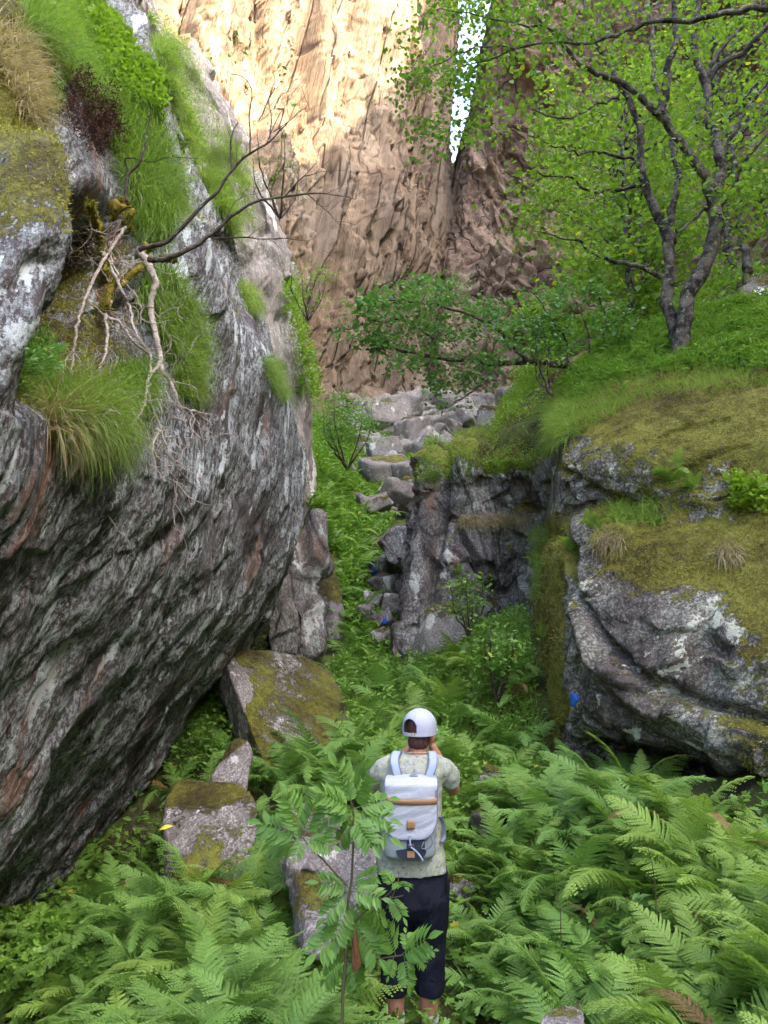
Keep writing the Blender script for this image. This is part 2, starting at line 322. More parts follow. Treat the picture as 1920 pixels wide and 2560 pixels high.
# ---- big left wall
def d_left(Pw, Nn, A):
    u, v = A[..., 0], A[..., 1]; q = aniso(Pw, STREAK, 3.5)
    d = .12 * fbm(Pw * .45, 2) + .05 * fbm(q * 1.6 + 3, 3) + .026 * fbm(aniso(Pw, STREAK, 6.) * 5, 4) + .012 * fbm(Pw * 7, 3)
    f, e = facets(aniso(Pw, STREAK, 2.2) * 1.3 + fbm(Pw * 1.2, 2)[..., None] * .35, .08, .09); d = d + f * sst(1400, 700, v) + f * .12
    f2, e2 = facets(aniso(Pw, STREAK, 3.) * 4. + 7, .022, .03); d = d + f2
    # the dark cleft behind the roots, and the brow over it
    cl = np.exp(-((u - 275 - (v - 700) * -.12) / 95) ** 2) * sst(420, 560, v) * sst(1050, 850, v); d = d - .95 * cl
    d = d + .38 * np.exp(-((u - 60) / 85) ** 2) * sst(260, 420, v) * sst(1150, 700, v)
    # fold across the middle of the face
    ln = v - (1330 + (u - 480) * -.9); d = d - .09 * np.exp(-(ln / 22) ** 2) * sst(380, 440, u) * sst(560, 500, u)
    # long rib and ledge running down from the top
    rb = u - np.interp(v, [0, 300, 600, 900, 1100], [320, 410, 500, 600, 680]); d = d + .22 * np.exp(-(rb / 38) ** 2) * sst(1100, 800, v) - .2 * np.exp(-((rb - 70) / 35) ** 2) * sst(900, 650, v)
    gb = u - np.interp(v, [0, 300, 600, 900], [200, 300, 400, 430]); d = d - .15 * np.exp(-(gb / 60) ** 2) * sst(900, 700, v)
    return d - .12
def m_left(V, Nn, A):
    u, v = A[..., 0], A[..., 1]
    m = .15 * sst(.1, .7, Nn[..., 2]) + .75 * np.exp(-((u - 300) / 150) ** 2) * sst(420, 520, v) * sst(1180, 1050, v) + .65 * sst(200, 60, u) * sst(780, 520, v)
    m = m * (1 - .8 * np.exp(-((u - 265 - (v - 700) * -.12) / 60) ** 2) * sst(520, 600, v) * sst(1000, 900, v)) + .45 * np.exp(-((u - np.interp(v, [0, 300, 600, 900], [390, 450, 560, 640])) / 60) ** 2) * sst(950, 700, v) + .45 * sst(400, 200, v) * sst(320, 150, u)
    return m - .12
rowsB = [row(-250, (-700, 3), (-100, 6), (100, 7.3), (220, 8), (320, 9), (370, 10), (360, 12), (250, 16)),
 row(0, (-700, 2.5), (0, 4.8), (150, 6.3), (260, 7.3), (350, 8.3), (388, 9), (380, 11), (300, 15)),
 row(300, (-700, 2.2), (0, 3.9), (180, 5.0), (320, 6.2), (430, 7.3), (488, 8.4), (475, 10.5), (400, 14)),
 row(600, (-700, 2), (0, 3.3), (200, 4.3), (370, 5.3), (510, 6.6), (606, 8.4), (590, 10.5), (500, 14)),
 row(900, (-700, 1.8), (0, 3.0), (230, 4.1), (430, 5.3), (590, 6.8), (694, 8.6), (680, 11), (600, 14)),
 row(1200, (-700, 1.7), (0, 2.95), (250, 4.0), (470, 5.2), (640, 6.8), (760, 8.8), (745, 11), (650, 14)),
 row(1500, (-700, 1.8), (0, 3.2), (240, 4.3), (440, 5.5), (600, 7.0), (714, 8.9), (700, 11), (600, 14)),
 row(1750, (-700, 2.1), (0, 3.6), (200, 4.8), (370, 6.0), (480, 7.2), (552, 8.6), (530, 10.5), (400, 14)),
 row(2000, (-700, 2.4), (0, 4.1), (130, 5.1), (250, 6.0), (340, 6.9), (400, 7.8), (380, 9.5), (250, 13)),
 row(2300, (-700, 2.8), (-100, 4.3), (-20, 4.9), (40, 5.5), (90, 6.0), (120, 6.6), (100, 8), (0, 12)),
 row(2700, (-900, 3), (-400, 4), (-340, 4.4), (-280, 5), (-230, 5.6), (-200, 6.2), (-220, 8), (-300, 12))]
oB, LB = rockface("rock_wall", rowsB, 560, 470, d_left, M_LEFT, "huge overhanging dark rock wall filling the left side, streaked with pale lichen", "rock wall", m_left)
# ---- buttress behind it
def d_back(Pw, Nn, A):
    q = aniso(Pw, (-.25, .3, 1), 3.); f, e = facets(q * .7, .5, .5); f2, e2 = facets(q * 2.1 + 9, .14, .16)
    return -.32 + .2 * fbm(Pw * .3, 4) + .6 * f * sst(1000, 600, A[..., 1]) + .7 * f2 * sst(1100, 600, A[..., 1]) + .08 * fbm(q * 2, 3) + .04 * fbm(Pw * 4, 3)
edge = [(-250, 400), (0, 408), (110, 480), (200, 550), (330, 622), (400, 634), (450, 676), (550, 728), (650, 752), (750, 764), (900, 788), (1000, 796), (1100, 806), (1200, 812), (1290, 808), (1370, 785), (1450, 772), (1620, 765), (1800, 750)]
rowsC = []
for v, u in edge:
    Y = 15.5 if v > 300 else 16.5
    rowsC.append(row(v, (u - 260, Y - 2.6), (u - 140, Y - 1.4), (u - 55, Y - .7), (u, Y), (u - 3, Y + 3), (u - 25, Y + 9)))
oC, LC = rockface("rock_buttress", rowsC, 380, 170, d_back, M_BACK, "grey purple rock buttress standing just behind the overhanging left wall", "rock buttress",
    lambda V, n, A: .25 + .25 * fbm(V * .5, 2) - .35 * sst(500, 800, A[..., 1]))
# ---- far cliffs
def d_cliff(Pw, Nn, A):
    q = aniso(Pw, (.20, .1, 1), 9.) + fbm(Pw * .12, 2)[..., None] * .5
    f, e = facets(q * .26, 2.8, .6); f2, e2 = facets(q * .8 + 5, .6, .3); f3, e3 = facets(aniso(Pw, (.20, .1, 1), 3.) * 2.0 + 9, .16, .2)
    rib = .8 * (1 - np.abs(pn(aniso(Pw, (.22, .1, 1), 14.) * .35)) * 2.2); fine = sst(700, 950, A[..., 0])
    return -1.2 * sst(950, 1100, A[..., 0]) + (f * (1 - .5 * fine) + f2 + f3 + 1.3 * fbm(Pw * .08, 3)) * sst(1160, 1080, A[..., 0]) + rib * (.3 + fine) + .12 * fbm(Pw * 1.5, 3)
rowsF = [row(-500, (150, 26), (420, 33), (650, 40), (850, 47), (1000, 53), (1150, 60), (1148, 68), (1100, 90)),
 row(-150, (150, 25.5), (420, 32), (650, 39), (850, 46), (1000, 52), (1140, 59), (1138, 68), (1100, 90)),
 row(50, (180, 25), (420, 31.5), (650, 38), (850, 45), (1000, 51), (1146, 58), (1142, 67), (1100, 90)),
 row(230, (200, 25), (450, 31), (650, 37), (850, 44), (1000, 50), (1134, 57), (1130, 66), (1100, 90)),
 row(390, (250, 25), (480, 31), (680, 37), (850, 43), (1000, 49), (1121, 56), (1122, 64), (1125, 90)),
 row(550, (300, 25), (500, 31), (700, 37), (850, 43), (990, 48), (1100, 54), (1160, 62), (1200, 90)),
 row(750, (400, 26), (550, 31), (720, 37), (850, 42), (970, 46), (1065, 50), (1140, 60), (1200, 90)),
 row(950, (500, 28), (620, 32), (740, 37), (850, 41), (950, 44), (1040, 47), (1120, 56), (1200, 80)),
 row(1150, (500, 28), (650, 32), (760, 37), (860, 40), (960, 42.5), (1060, 45), (1140, 54), (1200, 80))]
oF, LF = rockface("cliff", rowsF, 520, 480, d_cliff, M_CLIFF, "tall pale tan cliff at the back left whose upper part is in sunlight", "cliff",
    lambda V, n, A: .25 * np.exp(-((A[..., 0] - 620 - (A[..., 1]) * .0) / 14) ** 2) * sst(330, 200, A[..., 1]) + .30 * sst(.2, .7, n[..., 2]))
def d_cliffr(Pw, Nn, A):
    q = aniso(Pw, (-.25, .1, 1), 1.5) + fbm(Pw * .15, 2)[..., None] * 1.2
    f, e = facets(q * .25, 1.4, 1.6); f2, e2 = facets(q * .62 + 5, .6, .7); f3, e3 = facets(q * 1.7 + 9, .3, .4)
    k = sst(1110, 1260, A[..., 0] + sst(500, 0, A[..., 1]) * -90); return ((f + f2 + f3) + 1.2 * fbm(Pw * .09, 3)) * (.15 + .85 * k) - .8 * (1 - k) + .12 * fbm(Pw * 1.5, 3)
rowsG = [row(-500, (1320, 90), (1290, 64), (1400, 56), (1550, 52), (1750, 46), (2000, 42), (2500, 34)),
 row(-150, (1275, 90), (1255, 63), (1370, 56), (1550, 52), (1750, 46), (2000, 42), (2500, 34)),
 row(50, (1220, 90), (1207, 62), (1330, 56), (1500, 52), (1750, 46), (2000, 42), (2500, 34)),
 row(230, (1180, 90), (1171, 61), (1300, 56), (1500, 51), (1750, 46), (2000, 42), (2500, 34)),
 row(390, (1140, 90), (1137, 60), (1280, 55), (1480, 50), (1750, 45), (2000, 41), (2500, 34)),
 row(550, (1060, 90), (1098, 59), (1260, 54), (1480, 49), (1750, 44), (2000, 41), (2500, 34)),
 row(750, (1020, 90), (1066, 56), (1250, 52), (1480, 47), (1750, 43), (2000, 40), (2500, 34)),
 row(1000, (1000, 80), (1040, 53), (1240, 50), (1480, 46), (1750, 42), (2000, 39), (2500, 34)),
 row(1250, (1000, 80), (1040, 52), (1240, 49), (1480, 45), (1750, 41), (2000, 38), (2500, 34))]
oG, LG = rockface("cliff", rowsG, 420, 360, d_cliffr, M_CLIFR, "reddish brown cliff right of the narrow strip of sky", "cliff",
    lambda V, n, A: .2 * sst(.3, .8, n[..., 2]) + 0 * A[..., 0])
# ---- unseen mountain side added right of the frame, crest shaped to shade the ravine
bd = [(560, 330, 34), (630, 395, 36.5), (694, 463, 37.7), (746, 457, 39.5), (810, 416, 41.8), (874, 370, 44), (905, 310, 46), (965, 250, 48.5), (1015, 170, 51.3), (1060, 90, 54), (1120, 20, 57)]
crest = []
for u, v, Y in bd:
    p = P(u, v, Y); t = 36 / SDIR.x; crest.append(p + np.array(SDIR) * (t - p[0] * 0))
crest = np.array(crest); crest = crest[np.argsort(crest[:, 1])]
pre = [[crest[0, 0] - 2, y, crest[0, 2] + dz] for y, dz in ((-130, -44), (-75, -34), (-40, -24), (-16, -15))]
post = [[crest[-1, 0] + k, crest[-1, 1] + k * 2.2, crest[-1, 2] + k * .8] for k in (12, 30, 60)]
cl = cr(np.array(pre + [list(c) for c in crest] + post), 160)
nrm_off = np.array([1, .1, 0])
rws = []
for s_, k in ((-13, 0.), (-9, .35), (-4.5, .72), (-1., .95), (0, 1.), (6, .97), (25, .8), (70, .35), (130, -.1)):
    r = cl + nrm_off * s_; r = r.copy(); r[:, 2] = cl[:, 2] * k + (1 - k) * 4; rws.append(r)
R = cr(np.array(rws), 60); R = R + (fbm(R * .07, 3) * 1.4)[..., None] * np.array([1, 0, .0]) * (np.abs(np.linspace(-1, 1, 60)) > .1)[:, None, None]
hl = mesh_np("shading_mountainside", R.reshape(-1, 3), grid_faces(60, 160), M_CLIFR, attrs={'moss': np.full(R.shape[:2], .2)}); tag(hl, kind="structure"); hl.name = "shading_hill"
# ---- middle outcrop
def d_mid(Pw, Nn, A):
    q = aniso(Pw, (-.12, .2, 1), 1.6); f, e = facets(q * .9 + fbm(Pw, 2)[..., None] * .3, .26, .26); f2, e2 = facets(q * 2.4 + 9, .10, .15)
    pil = np.exp(-((A[..., 0] - np.interp(A[..., 1], [1200, 1640], [1075, 1025])) / 24) ** 2); gap = np.exp(-((A[..., 0] - np.interp(A[..., 1], [1200, 1640], [1118, 1062])) / 12) ** 2)
    return .15 * fbm(Pw * .6, 3) + (f + f2) * (1 - .6 * pil) + .16 * pil - .18 * gap + .05 * fbm(Pw * 4, 3) - .06 * (e < .06)
rowsJ = [[(1045, 1190, 20), (1042, 1170, 18), (1080, 1110, 17), (1200, 1070, 17), (1330, 1060, 16), (1450, 1080, 14), (1560, 1080, 12)],
 [(1058, 1200, 17), (1056, 1195, 13.4), (1110, 1165, 12.8), (1210, 1150, 12.5), (1320, 1150, 12.2), (1410, 1160, 11.2), (1560, 1180, 9.8)],
 [(1045, 1270, 17), (1042, 1265, 12.9), (1090, 1240, 12.3), (1200, 1220, 12.0), (1310, 1225, 12.0), (1400, 1220, 11.0), (1560, 1260, 9.5)],
 [(1020, 1360, 17), (1017, 1350, 12.5), (1075, 1340, 12.0), (1190, 1330, 11.9), (1300, 1340, 12.1), (1390, 1330, 11.0), (1560, 1350, 9.4)],
 [(1003, 1450, 17), (1000, 1450, 12.2), (1060, 1450, 11.7), (1180, 1450, 11.8), (1290, 1460, 12.2), (1370, 1450, 10.9), (1560, 1450, 9.3)],
 [(998, 1560, 17), (994, 1560, 12.0), (1050, 1560, 11.5), (1170, 1550, 11.4), (1280, 1550, 11.7), (1360, 1550, 10.8), (1560, 1550, 9.2)],
 [(994, 1640, 17), (990, 1640, 11.8), (1050, 1640, 11.2), (1170, 1640, 11.1), (1280, 1640, 11.2), (1360, 1640, 10.6), (1560, 1640, 9.2)],
 [(994, 1850, 17), (990, 1850, 11.8), (1050, 1850, 11.2), (1170, 1850, 11.1), (1280, 1850, 11.2), (1360, 1850, 10.6), (1560, 1850, 9.2)]]
oJ, LJ = rockface("rock_outcrop", rowsJ, 330, 280, d_mid, M_MID, "dark cracked rock outcrop in the middle with a leafy green top, behind the ferns", "rock outcrop",
    lambda V, n, A: .9 * sst(1190, 1140, A[..., 1]) + .3 * sst(.2, .7, n[..., 2]) + .1 + .35 * np.exp(-((A[..., 0] - 1290 - (A[..., 1] - 1300) * -.3) / 30) ** 2))
# ---- big mossy boulder on the right
def d_right(Pw, Nn, A):
    u, v = A[..., 0], A[..., 1]; q = aniso(Pw, (.7, -.2, .3), 2.); f, e = facets(q * 1.0 + fbm(Pw * 1.3, 2)[..., None] * .3, .12, .13); f2, e2 = facets(q * 3. + 9, .035, .05)
    d = .08 * fbm(Pw * .7, 3) + f * .6 + f2 + .03 * fbm(Pw * 5, 3)
    crk = v - np.interp(u, [1400, 1450, 1500, 1600, 1750, 1920, 2100], [1330, 1470, 1590, 1690, 1750, 1800, 1850]); d = d - .16 * np.exp(-(crk / 17) ** 2) + .10 * np.exp(-((crk - 60) / 40) ** 2)
    crk2 = v - np.interp(u, [1385, 1450, 1560, 1650], [1150, 1215, 1268, 1290]); d = d - .15 * np.exp(-(crk2 / 14) ** 2) * sst(1680, 1600, u)
    crk3 = u - np.interp(v, [1250, 1350, 1500, 1650, 1800], [1408, 1420, 1432, 1420, 1405]); d = d - .13 * np.exp(-(crk3 / 12) ** 2) * sst(1250, 1330, v)
    return (d + .06 * np.clip(fbm(Pw * 2.2 + 30, 3), 0, 1) * sst(1500, 1200, v)) * (.35 + .65 * sst(1350, 1450, u)) - .08 * sst(1430, 1340, u)
def m_right(V, n, A):
    u, v = A[..., 0], A[..., 1]
    m = .05 + .75 * sst(1110, 1030, v - (u - 1500) * .12) + .95 * np.exp(-((v - 1370 - (u - 1700) * .1) / 85) ** 2) * sst(1450, 1540, u) + .75 * sst(1440, 1385, u) * sst(1250, 1330, v)
    m = m + .42 * sst(1780, 1900, u) * sst(900, 1300, v) + .35 * sst(.25, .8, n[..., 2]) + .16 * sst(1330, 1250, v) + .42 * np.exp(-((u - 1700) / 200) ** 2) * np.exp(-((v - 1150) / 90) ** 2)
    return m
rowsK = [[(1370, 960, 16), (1380, 930, 12), (1450, 870, 11.5), (1600, 800, 11), (1800, 760, 10.5), (2000, 740, 10), (2400, 700, 9)],
 [(1375, 1010, 14), (1388, 1005, 10.3), (1450, 960, 9.6), (1600, 910, 9.2), (1780, 865, 8.8), (1980, 840, 8.4), (2400, 820, 7.5)],
 [(1370, 1090, 13), (1386, 1075, 9.4), (1425, 1065, 8.5), (1560, 1040, 8.0), (1760, 1000, 7.6), (1960, 990, 7.2), (2400, 990, 6.4)],
 [(1365, 1150, 13), (1386, 1150, 9.1), (1425, 1150, 8.0), (1560, 1130, 7.5), (1750, 1110, 7.2), (1960, 1100, 6.8), (2400, 1100, 6)],
 [(1360, 1220, 13), (1382, 1220, 9.0), (1430, 1220, 8.0), (1570, 1220, 7.5), (1750, 1210, 7.1), (1960, 1200, 6.7), (2400, 1200, 6)],
 [(1352, 1290, 13), (1374, 1290, 9.1), (1430, 1280, 8.1), (1570, 1280, 7.6), (1750, 1280, 7.0), (1960, 1280, 6.6), (2400, 1280, 5.9)],
 [(1338, 1370, 13), (1358, 1370, 9.0), (1425, 1360, 7.7), (1570, 1350, 7.0), (1750, 1360, 6.6), (1960, 1370, 6.2), (2400, 1370, 5.6)],
 [(1315, 1480, 13), (1336, 1480, 8.9), (1430, 1470, 7.4), (1570, 1460, 6.7), (1760, 1470, 6.3), (1960, 1490, 5.9), (2400, 1490, 5.4)],
 [(1318, 1610, 13), (1338, 1610, 8.8), (1435, 1600, 7.2), (1580, 1600, 6.5), (1780, 1620, 6.0), (1980, 1640, 5.6), (2400, 1640, 5.2)],
 [(1325, 1750, 13), (1345, 1750, 8.5), (1430, 1740, 7.2), (1580, 1760, 6.4), (1790, 1800, 5.8), (2000, 1830, 5.4), (2400, 1830, 5.0)],
 [(1335, 1830, 13), (1355, 1830, 8.4), (1430, 1810, 7.3), (1600, 1850, 6.6), (1800, 1920, 5.8), (2000, 1960, 5.35), (2400, 1960, 5)],
 [(1340, 1890, 13), (1358, 1880, 8.3), (1440, 1860, 7.6), (1610, 1885, 7.7), (1800, 1950, 6.9), (1990, 2010, 5.9), (2400, 2010, 5.2)],
 [(1340, 2150, 13), (1360, 2150, 8.2), (1450, 2150, 7.5), (1620, 2150, 7.6), (1800, 2150, 6.9), (2000, 2200, 6.0), (2400, 2200, 5.3)]]
oK, LK = rockface("boulder", rowsK, 470, 400, d_right, M_RIGHT, "giant rounded boulder on the right with brown green moss over its top and ledges", "boulder", m_right)
# ================================================================== free-standing rocks (polytopes worn by noise)
def hull_V(pts, sub=5, wear=.02, amp=.04, fs=2., seed=0, soft=.06):
    """rounded polytope: planes of the convex hull of pts, sampled on a sphere"""
    pts = np.asarray(pts, float); c = pts.mean(0)
    bm = bmesh.new()
    for p in pts: bm.verts.new(p)
    r = bmesh.ops.convex_hull(bm, input=bm.verts); bm.normal_update()
    pl = []
    for f in bm.faces:
        n = np.array(f.normal); d = n.dot(np.array(f.verts[0].co) - c)
        if d < 0: n = -n; d = -d
        pl.append((*n, d))
    bm.free(); pl = np.array(pl); kp = []
    for q_ in pl:
        if all(q_[:3] @ o_[:3] < .998 for o_ in kp): kp.append(q_)
    pl = np.array(kp)
    bm = bmesh.new(); bmesh.ops.create_icosphere(bm, subdivisions=sub, radius=1); bm.verts.ensure_lookup_table()
    D = np.array([v.co for v in bm.verts]); F = np.array([[v.index for v in f.verts] for f in bm.faces]); bm.free()
    S = (pts - c).std(0) + 1e-6; D = D * S; D /= np.linalg.norm(D, axis=1)[:, None]
    k = D @ pl[:, :3].T / pl[:, 3]; k = np.maximum(k, 1e-3); pw = 1 / soft; r = 1 / ((k ** pw).sum(1) ** (1 / pw))
    V = c + D * r[:, None]; L = (pts.max(0) - pts.min(0)).max()
    q = V + seed * 3.7; f, e = facets(q * fs, amp, amp)
    V = V + D * (f + amp * .5 * fbm(q * fs * 1.7, 4) + wear * .4 * fbm(q * fs * 6, 3))[:, None]
    return V, F, D
def rock(name, pts, mat, label, cat, moss=-1., group=None, sub=5, amp=.04, fs=2., seed=0, soft=.06):
    V, F, D = hull_V(pts, sub, .02, amp, fs, seed, soft); org = V.mean(0); org[2] = V[:, 2].min()
    Nn = D
    ms = moss(V, D) if callable(moss) else moss + .6 * sst(.2, .9, D[:, 2])
    o = mesh_np(name, V, F, mat, attrs={'moss': ms}, origin=org); tag(o, label, cat, group); SURF[label] = (V, D); return o
def pp(*L): return np.array([P(u, v, y) for u, v, y in L])
# the tilted slab
_a, _b, _e = P(552, 1628, 8.5), P(830, 1676, 9.4), P(668, 1900, 7.5); _n = np.cross(_b - _a, _e - _a); _n /= np.linalg.norm(_n); _n = _n if _n[1] > 0 else -_n
def onplane(u, v): o_ = np.array([0, 0, CAMZ]); d_ = P(u, v, 8.) - o_; return o_ + d_ * (_n @ (_a - o_)) / (_n @ d_)
sl = np.array([onplane(u, v) for u, v in ((552, 1628), (585, 1612), (760, 1638), (830, 1676), (872, 1775), (885, 1850), (690, 1925), (662, 1905))])
bk = sl + _n * .42 + np.array([.10, .05, -.03])
rock("boulder", np.concatenate([sl, bk]), M_SLAB, "large tilted slab with mossy pale face leaning beside the left wall", "boulder", lambda V, D: .60 + .25 * fbm(V * 1.2, 2) - .9 * (D @ np.array([-.9, -.1, -.3]) > .45), sub=6, amp=.018, fs=2.2, soft=.010)
rock("boulder", pp((520, 1960, 6.8), (560, 1875, 6.9), (590, 1843, 7.0), (622, 1850, 7.0), (632, 1890, 6.8), (610, 2000, 6.5), (500, 2000, 6.5), (560, 1900, 7.6), (620, 1870, 7.6), (600, 2050, 7.4)), M_SLAB,
     "narrow pointed rock with moss on its back, below the tilted slab", "boulder", lambda V, D: .28 + .5 * (D @ np.array([-.5, 0, .8]) > .5), sub=5, amp=.03, fs=3., seed=1)
rock("boulder", pp((408, 1990, 6.2), (440, 1945, 6.3), (500, 1938, 6.4), (560, 1955, 6.3), (630, 1985, 6.1), (650, 2060, 5.8), (600, 2230, 5.4), (410, 2230, 5.5), (400, 2060, 5.8), (420, 1980, 7.), (600, 1980, 7.), (500, 2200, 6.6)), M_SLAB,
     "wide low boulder with moss cap and white lichen patches, left of the rowan sapling", "boulder", lambda V, D: .50 + .40 * sst(.2, .7, D[:, 2]) + .25 * fbm(V * 2, 2), sub=6, amp=.04, fs=2.4, seed=2)
rock("boulder", pp((700, 2030, 5.4), (760, 2000, 5.6), (820, 2040, 5.4), (845, 2100, 5.1), (950, 2140, 5.0), (960, 2200, 4.8), (800, 2420, 4.2), (745, 2380, 4.4), (720, 2100, 5.0), (760, 2100, 6.), (900, 2150, 5.8), (800, 2400, 5.2)), M_SLAB,
     "pale lichen covered rock with a yellow moss patch, behind the rowan sapling", "boulder", lambda V, D: .24 + .3 * fbm(V * 2.5, 2) + .5 * np.exp(-(((proj(V)[0] - 780) / 45) ** 2 + ((proj(V)[1] - 2215) / 45) ** 2)) + .2 * (D[:, 2] > .5), sub=6, amp=.05, fs=2.2, seed=3)
rock("boulder", pp((1345, 2545, 3.2), (1370, 2520, 3.3), (1420, 2515, 3.35), (1462, 2530, 3.3), (1468, 2600, 3.1), (1340, 2620, 3.1), (1400, 2540, 3.7), (1400, 2700, 3.4)), M_SLAB,
     "small pale pink grey rock at the bottom edge right of the person", "boulder", .0, sub=5, amp=.02, fs=4., seed=4)
for i, (u, v, w_, h_, lab) in enumerate([(1225, 1960, 85, 100, "pinkish grey rock in the ferns right of the person's shoulder"), (1215, 2060, 75, 95, "rusty brown rock below the pink one, right of the person"),
        (1150, 2225, 75, 90, "half hidden grey rock beside the person's hip")]):
    q = ground_hit(u, v + 60); Y = q[1]; rr = random.Random(i)
    pts = np.concatenate([pp(*[(u + w_ * .5 * math.cos(t) * rr.uniform(.75, 1.1), v + h_ * .5 * math.sin(t) * rr.uniform(.8, 1.1), Y + rr.uniform(-.1, .1) + dd) for t in np.arange(0, 6.28, .9)]) for dd in (0, .35)])
    rock("boulder", pts, M_BOULD, lab, "boulder", .25, sub=5, amp=.04, fs=3., seed=5 + i)
# under the back buttress
rock("boulder", pp((705, 1340, 12), (800, 1325, 12.2), (815, 1420, 12), (795, 1515, 11.8), (735, 1540, 11.6), (690, 1440, 11.6), (760, 1400, 13.5), (760, 1500, 13.5)), M_MID, "dark purple rounded rock hanging under the grey buttress", "boulder", -.6, amp=.22, fs=1.3, seed=9, soft=.04)
rock("boulder", pp((670, 1510, 10.6), (715, 1485, 10.7), (745, 1530, 10.6), (742, 1640, 10.5), (675, 1670, 10.4), (700, 1560, 12), (725, 1620, 12)), M_MID, "small egg shaped grey rock wedged beside the left wall", "boulder", -.6, amp=.16, fs=1.6, seed=10, soft=.05)
rock("boulder", pp((725, 1510, 11.4), (775, 1480, 11.6), (812, 1510, 11.5), (805, 1620, 11.3), (740, 1680, 11.2), (735, 1600, 11.2), (770, 1560, 13)), M_MID, "dark lumpy rock between the egg shaped rock and the upright block", "boulder", -.6, amp=.2, fs=1.5, seed=11, soft=.04)
rock("boulder", pp((792, 1385, 13.2), (830, 1372, 13.4), (838, 1500, 13.), (862, 1530, 12.9), (868, 1600, 12.6), (840, 1690, 12.3), (785, 1700, 12.), (780, 1500, 12.4), (830, 1500, 15), (850, 1680, 14.5)), M_MID, "upright dark block with ferns along its top, left of the path", "boulder", .12, amp=.16, fs=1., seed=12)
# left of the middle outcrop
rock("boulder", pp((948, 1365, 14.2), (975, 1318, 14.4), (1015, 1312, 14.4), (1022, 1380, 14.1), (1005, 1420, 13.9), (965, 1408, 13.9), (980, 1340, 16), (1020, 1400, 16)), M_MID, "brown wedge shaped boulder jammed against the middle outcrop", "boulder", -.6, amp=.08, fs=1.2, seed=13, soft=.04)
# the boulder field below the cliffs
BO = [(960, 1050, 95, 66, 38), (1028, 1078, 78, 62, 36), (1015, 1022, 90, 40, 41), (1085, 1030, 60, 36, 41), (918, 1022, 44, 70, 43), (1085, 1072, 46, 54, 37), (1000, 1118, 60, 30, 33), (1060, 1120, 44, 28, 33),
      (1078, 1150, 50, 34, 31), (960, 1130, 80, 40, 31), (965, 1180, 110, 50, 27), (1020, 1190, 70, 66, 26), (910, 1120, 50, 44, 33), (1000, 1245, 90, 40, 23), (940, 1270, 60, 30, 22), (1060, 1000, 50, 30, 43),
      (1135, 1010, 44, 32, 42), (985, 990, 44, 26, 44), (950, 1420, 60, 44, 15.5), (925, 1368, 52, 34, 18), (968, 1462, 58, 50, 14.5), (935, 1500, 40, 26, 13.6), (985, 1510, 40, 40, 13.2), (965, 1555, 52, 34, 12.6), (915, 1530, 30, 24, 13), (955, 1595, 44, 26, 12), (1225, 1050, 70, 54, 24), (1110, 1590, 110, 90, 10.9), (870, 1180, 36, 24, 27), (1040, 1225, 60, 44, 24), (880, 1030, 40, 60, 40)]
CL = ["large flat topped grey boulder with a dark side, left in the boulder field", "pointed pale grey boulder with shaded underside in the boulder field", "long mossy block above the two biggest boulders of the field", "light grey block at the upper right of the boulder field",
      "orange pink pyramid of rock against the foot of the sunny cliff", "pale upright boulder right of the pointed one", "low rock just below the pointed boulder", "small white rock under the pale upright boulder", "grey rock next to the mossy bank, right side of the field", "broad pale rock left of the field's lower middle",
      "wide sloping slab with moss along its upper edge", "steep greyish purple slab below the sloping one", "small pale rock behind the little rowan", "white weathered rock low in the gully", "flat stone among ferns at the bottom of the gully", "small block near the foot of the cliffs",
      "rock half hidden by the leafy branch near the cliff foot", "smallest block at the very top of the boulder field", "grey boulder with a small blue paint mark, under the brown wedge boulder", "pale stone with orange moss left of the brown wedge", "dark rock with a light sheet of stone on it, by the middle outcrop", "brown step stone in the path", "upright grey stone in the path against the outcrop", "dark stone with faded blue paint in the path", "tiny stone left of the path", "lowest stone of the path, next to the outcrop foot", "mossy brown rock poking from the leafy bank above the outcrop", "light grey block at the foot of the middle outcrop", "little stone left of the sloping slab", "mossy flat rock right above the white weathered rock", "reddish rock left of the cliff's foot"]
for i, (u, v, ww, hh, Y) in enumerate(BO):
    rr = random.Random(100 + i); c = P(u, v, Y); k = Y / FPX * .62; E = Euler((rr.uniform(-.5, .5), rr.uniform(-.5, .5), rr.uniform(-.8, .8))).to_matrix(); pts = []
    for a in (-1, 1):
        for b in (-1, 1):
            for d in (-1, 1):
                j = [rr.uniform(.55, 1.15) for _ in range(3)]; q = E @ Vector((a * j[0] * ww * k, b * j[1] * (ww + hh) * .5 * k, d * j[2] * hh * k * 1.1)); pts.append(c + np.array(q))
    mt = M_CLIFR if i in (4, 30) else (M_MID if i in (20, 23, 18) else M_BOULD)
    rock("boulder", np.array(pts), mt, CL[i], "boulder", .25 if i in (2, 10, 26, 29, 14, 12) else -.08, "boulders in the gully and at the cliff foot", 4, .03 * Y / 12, 14. / Y, 20 + i, .010)
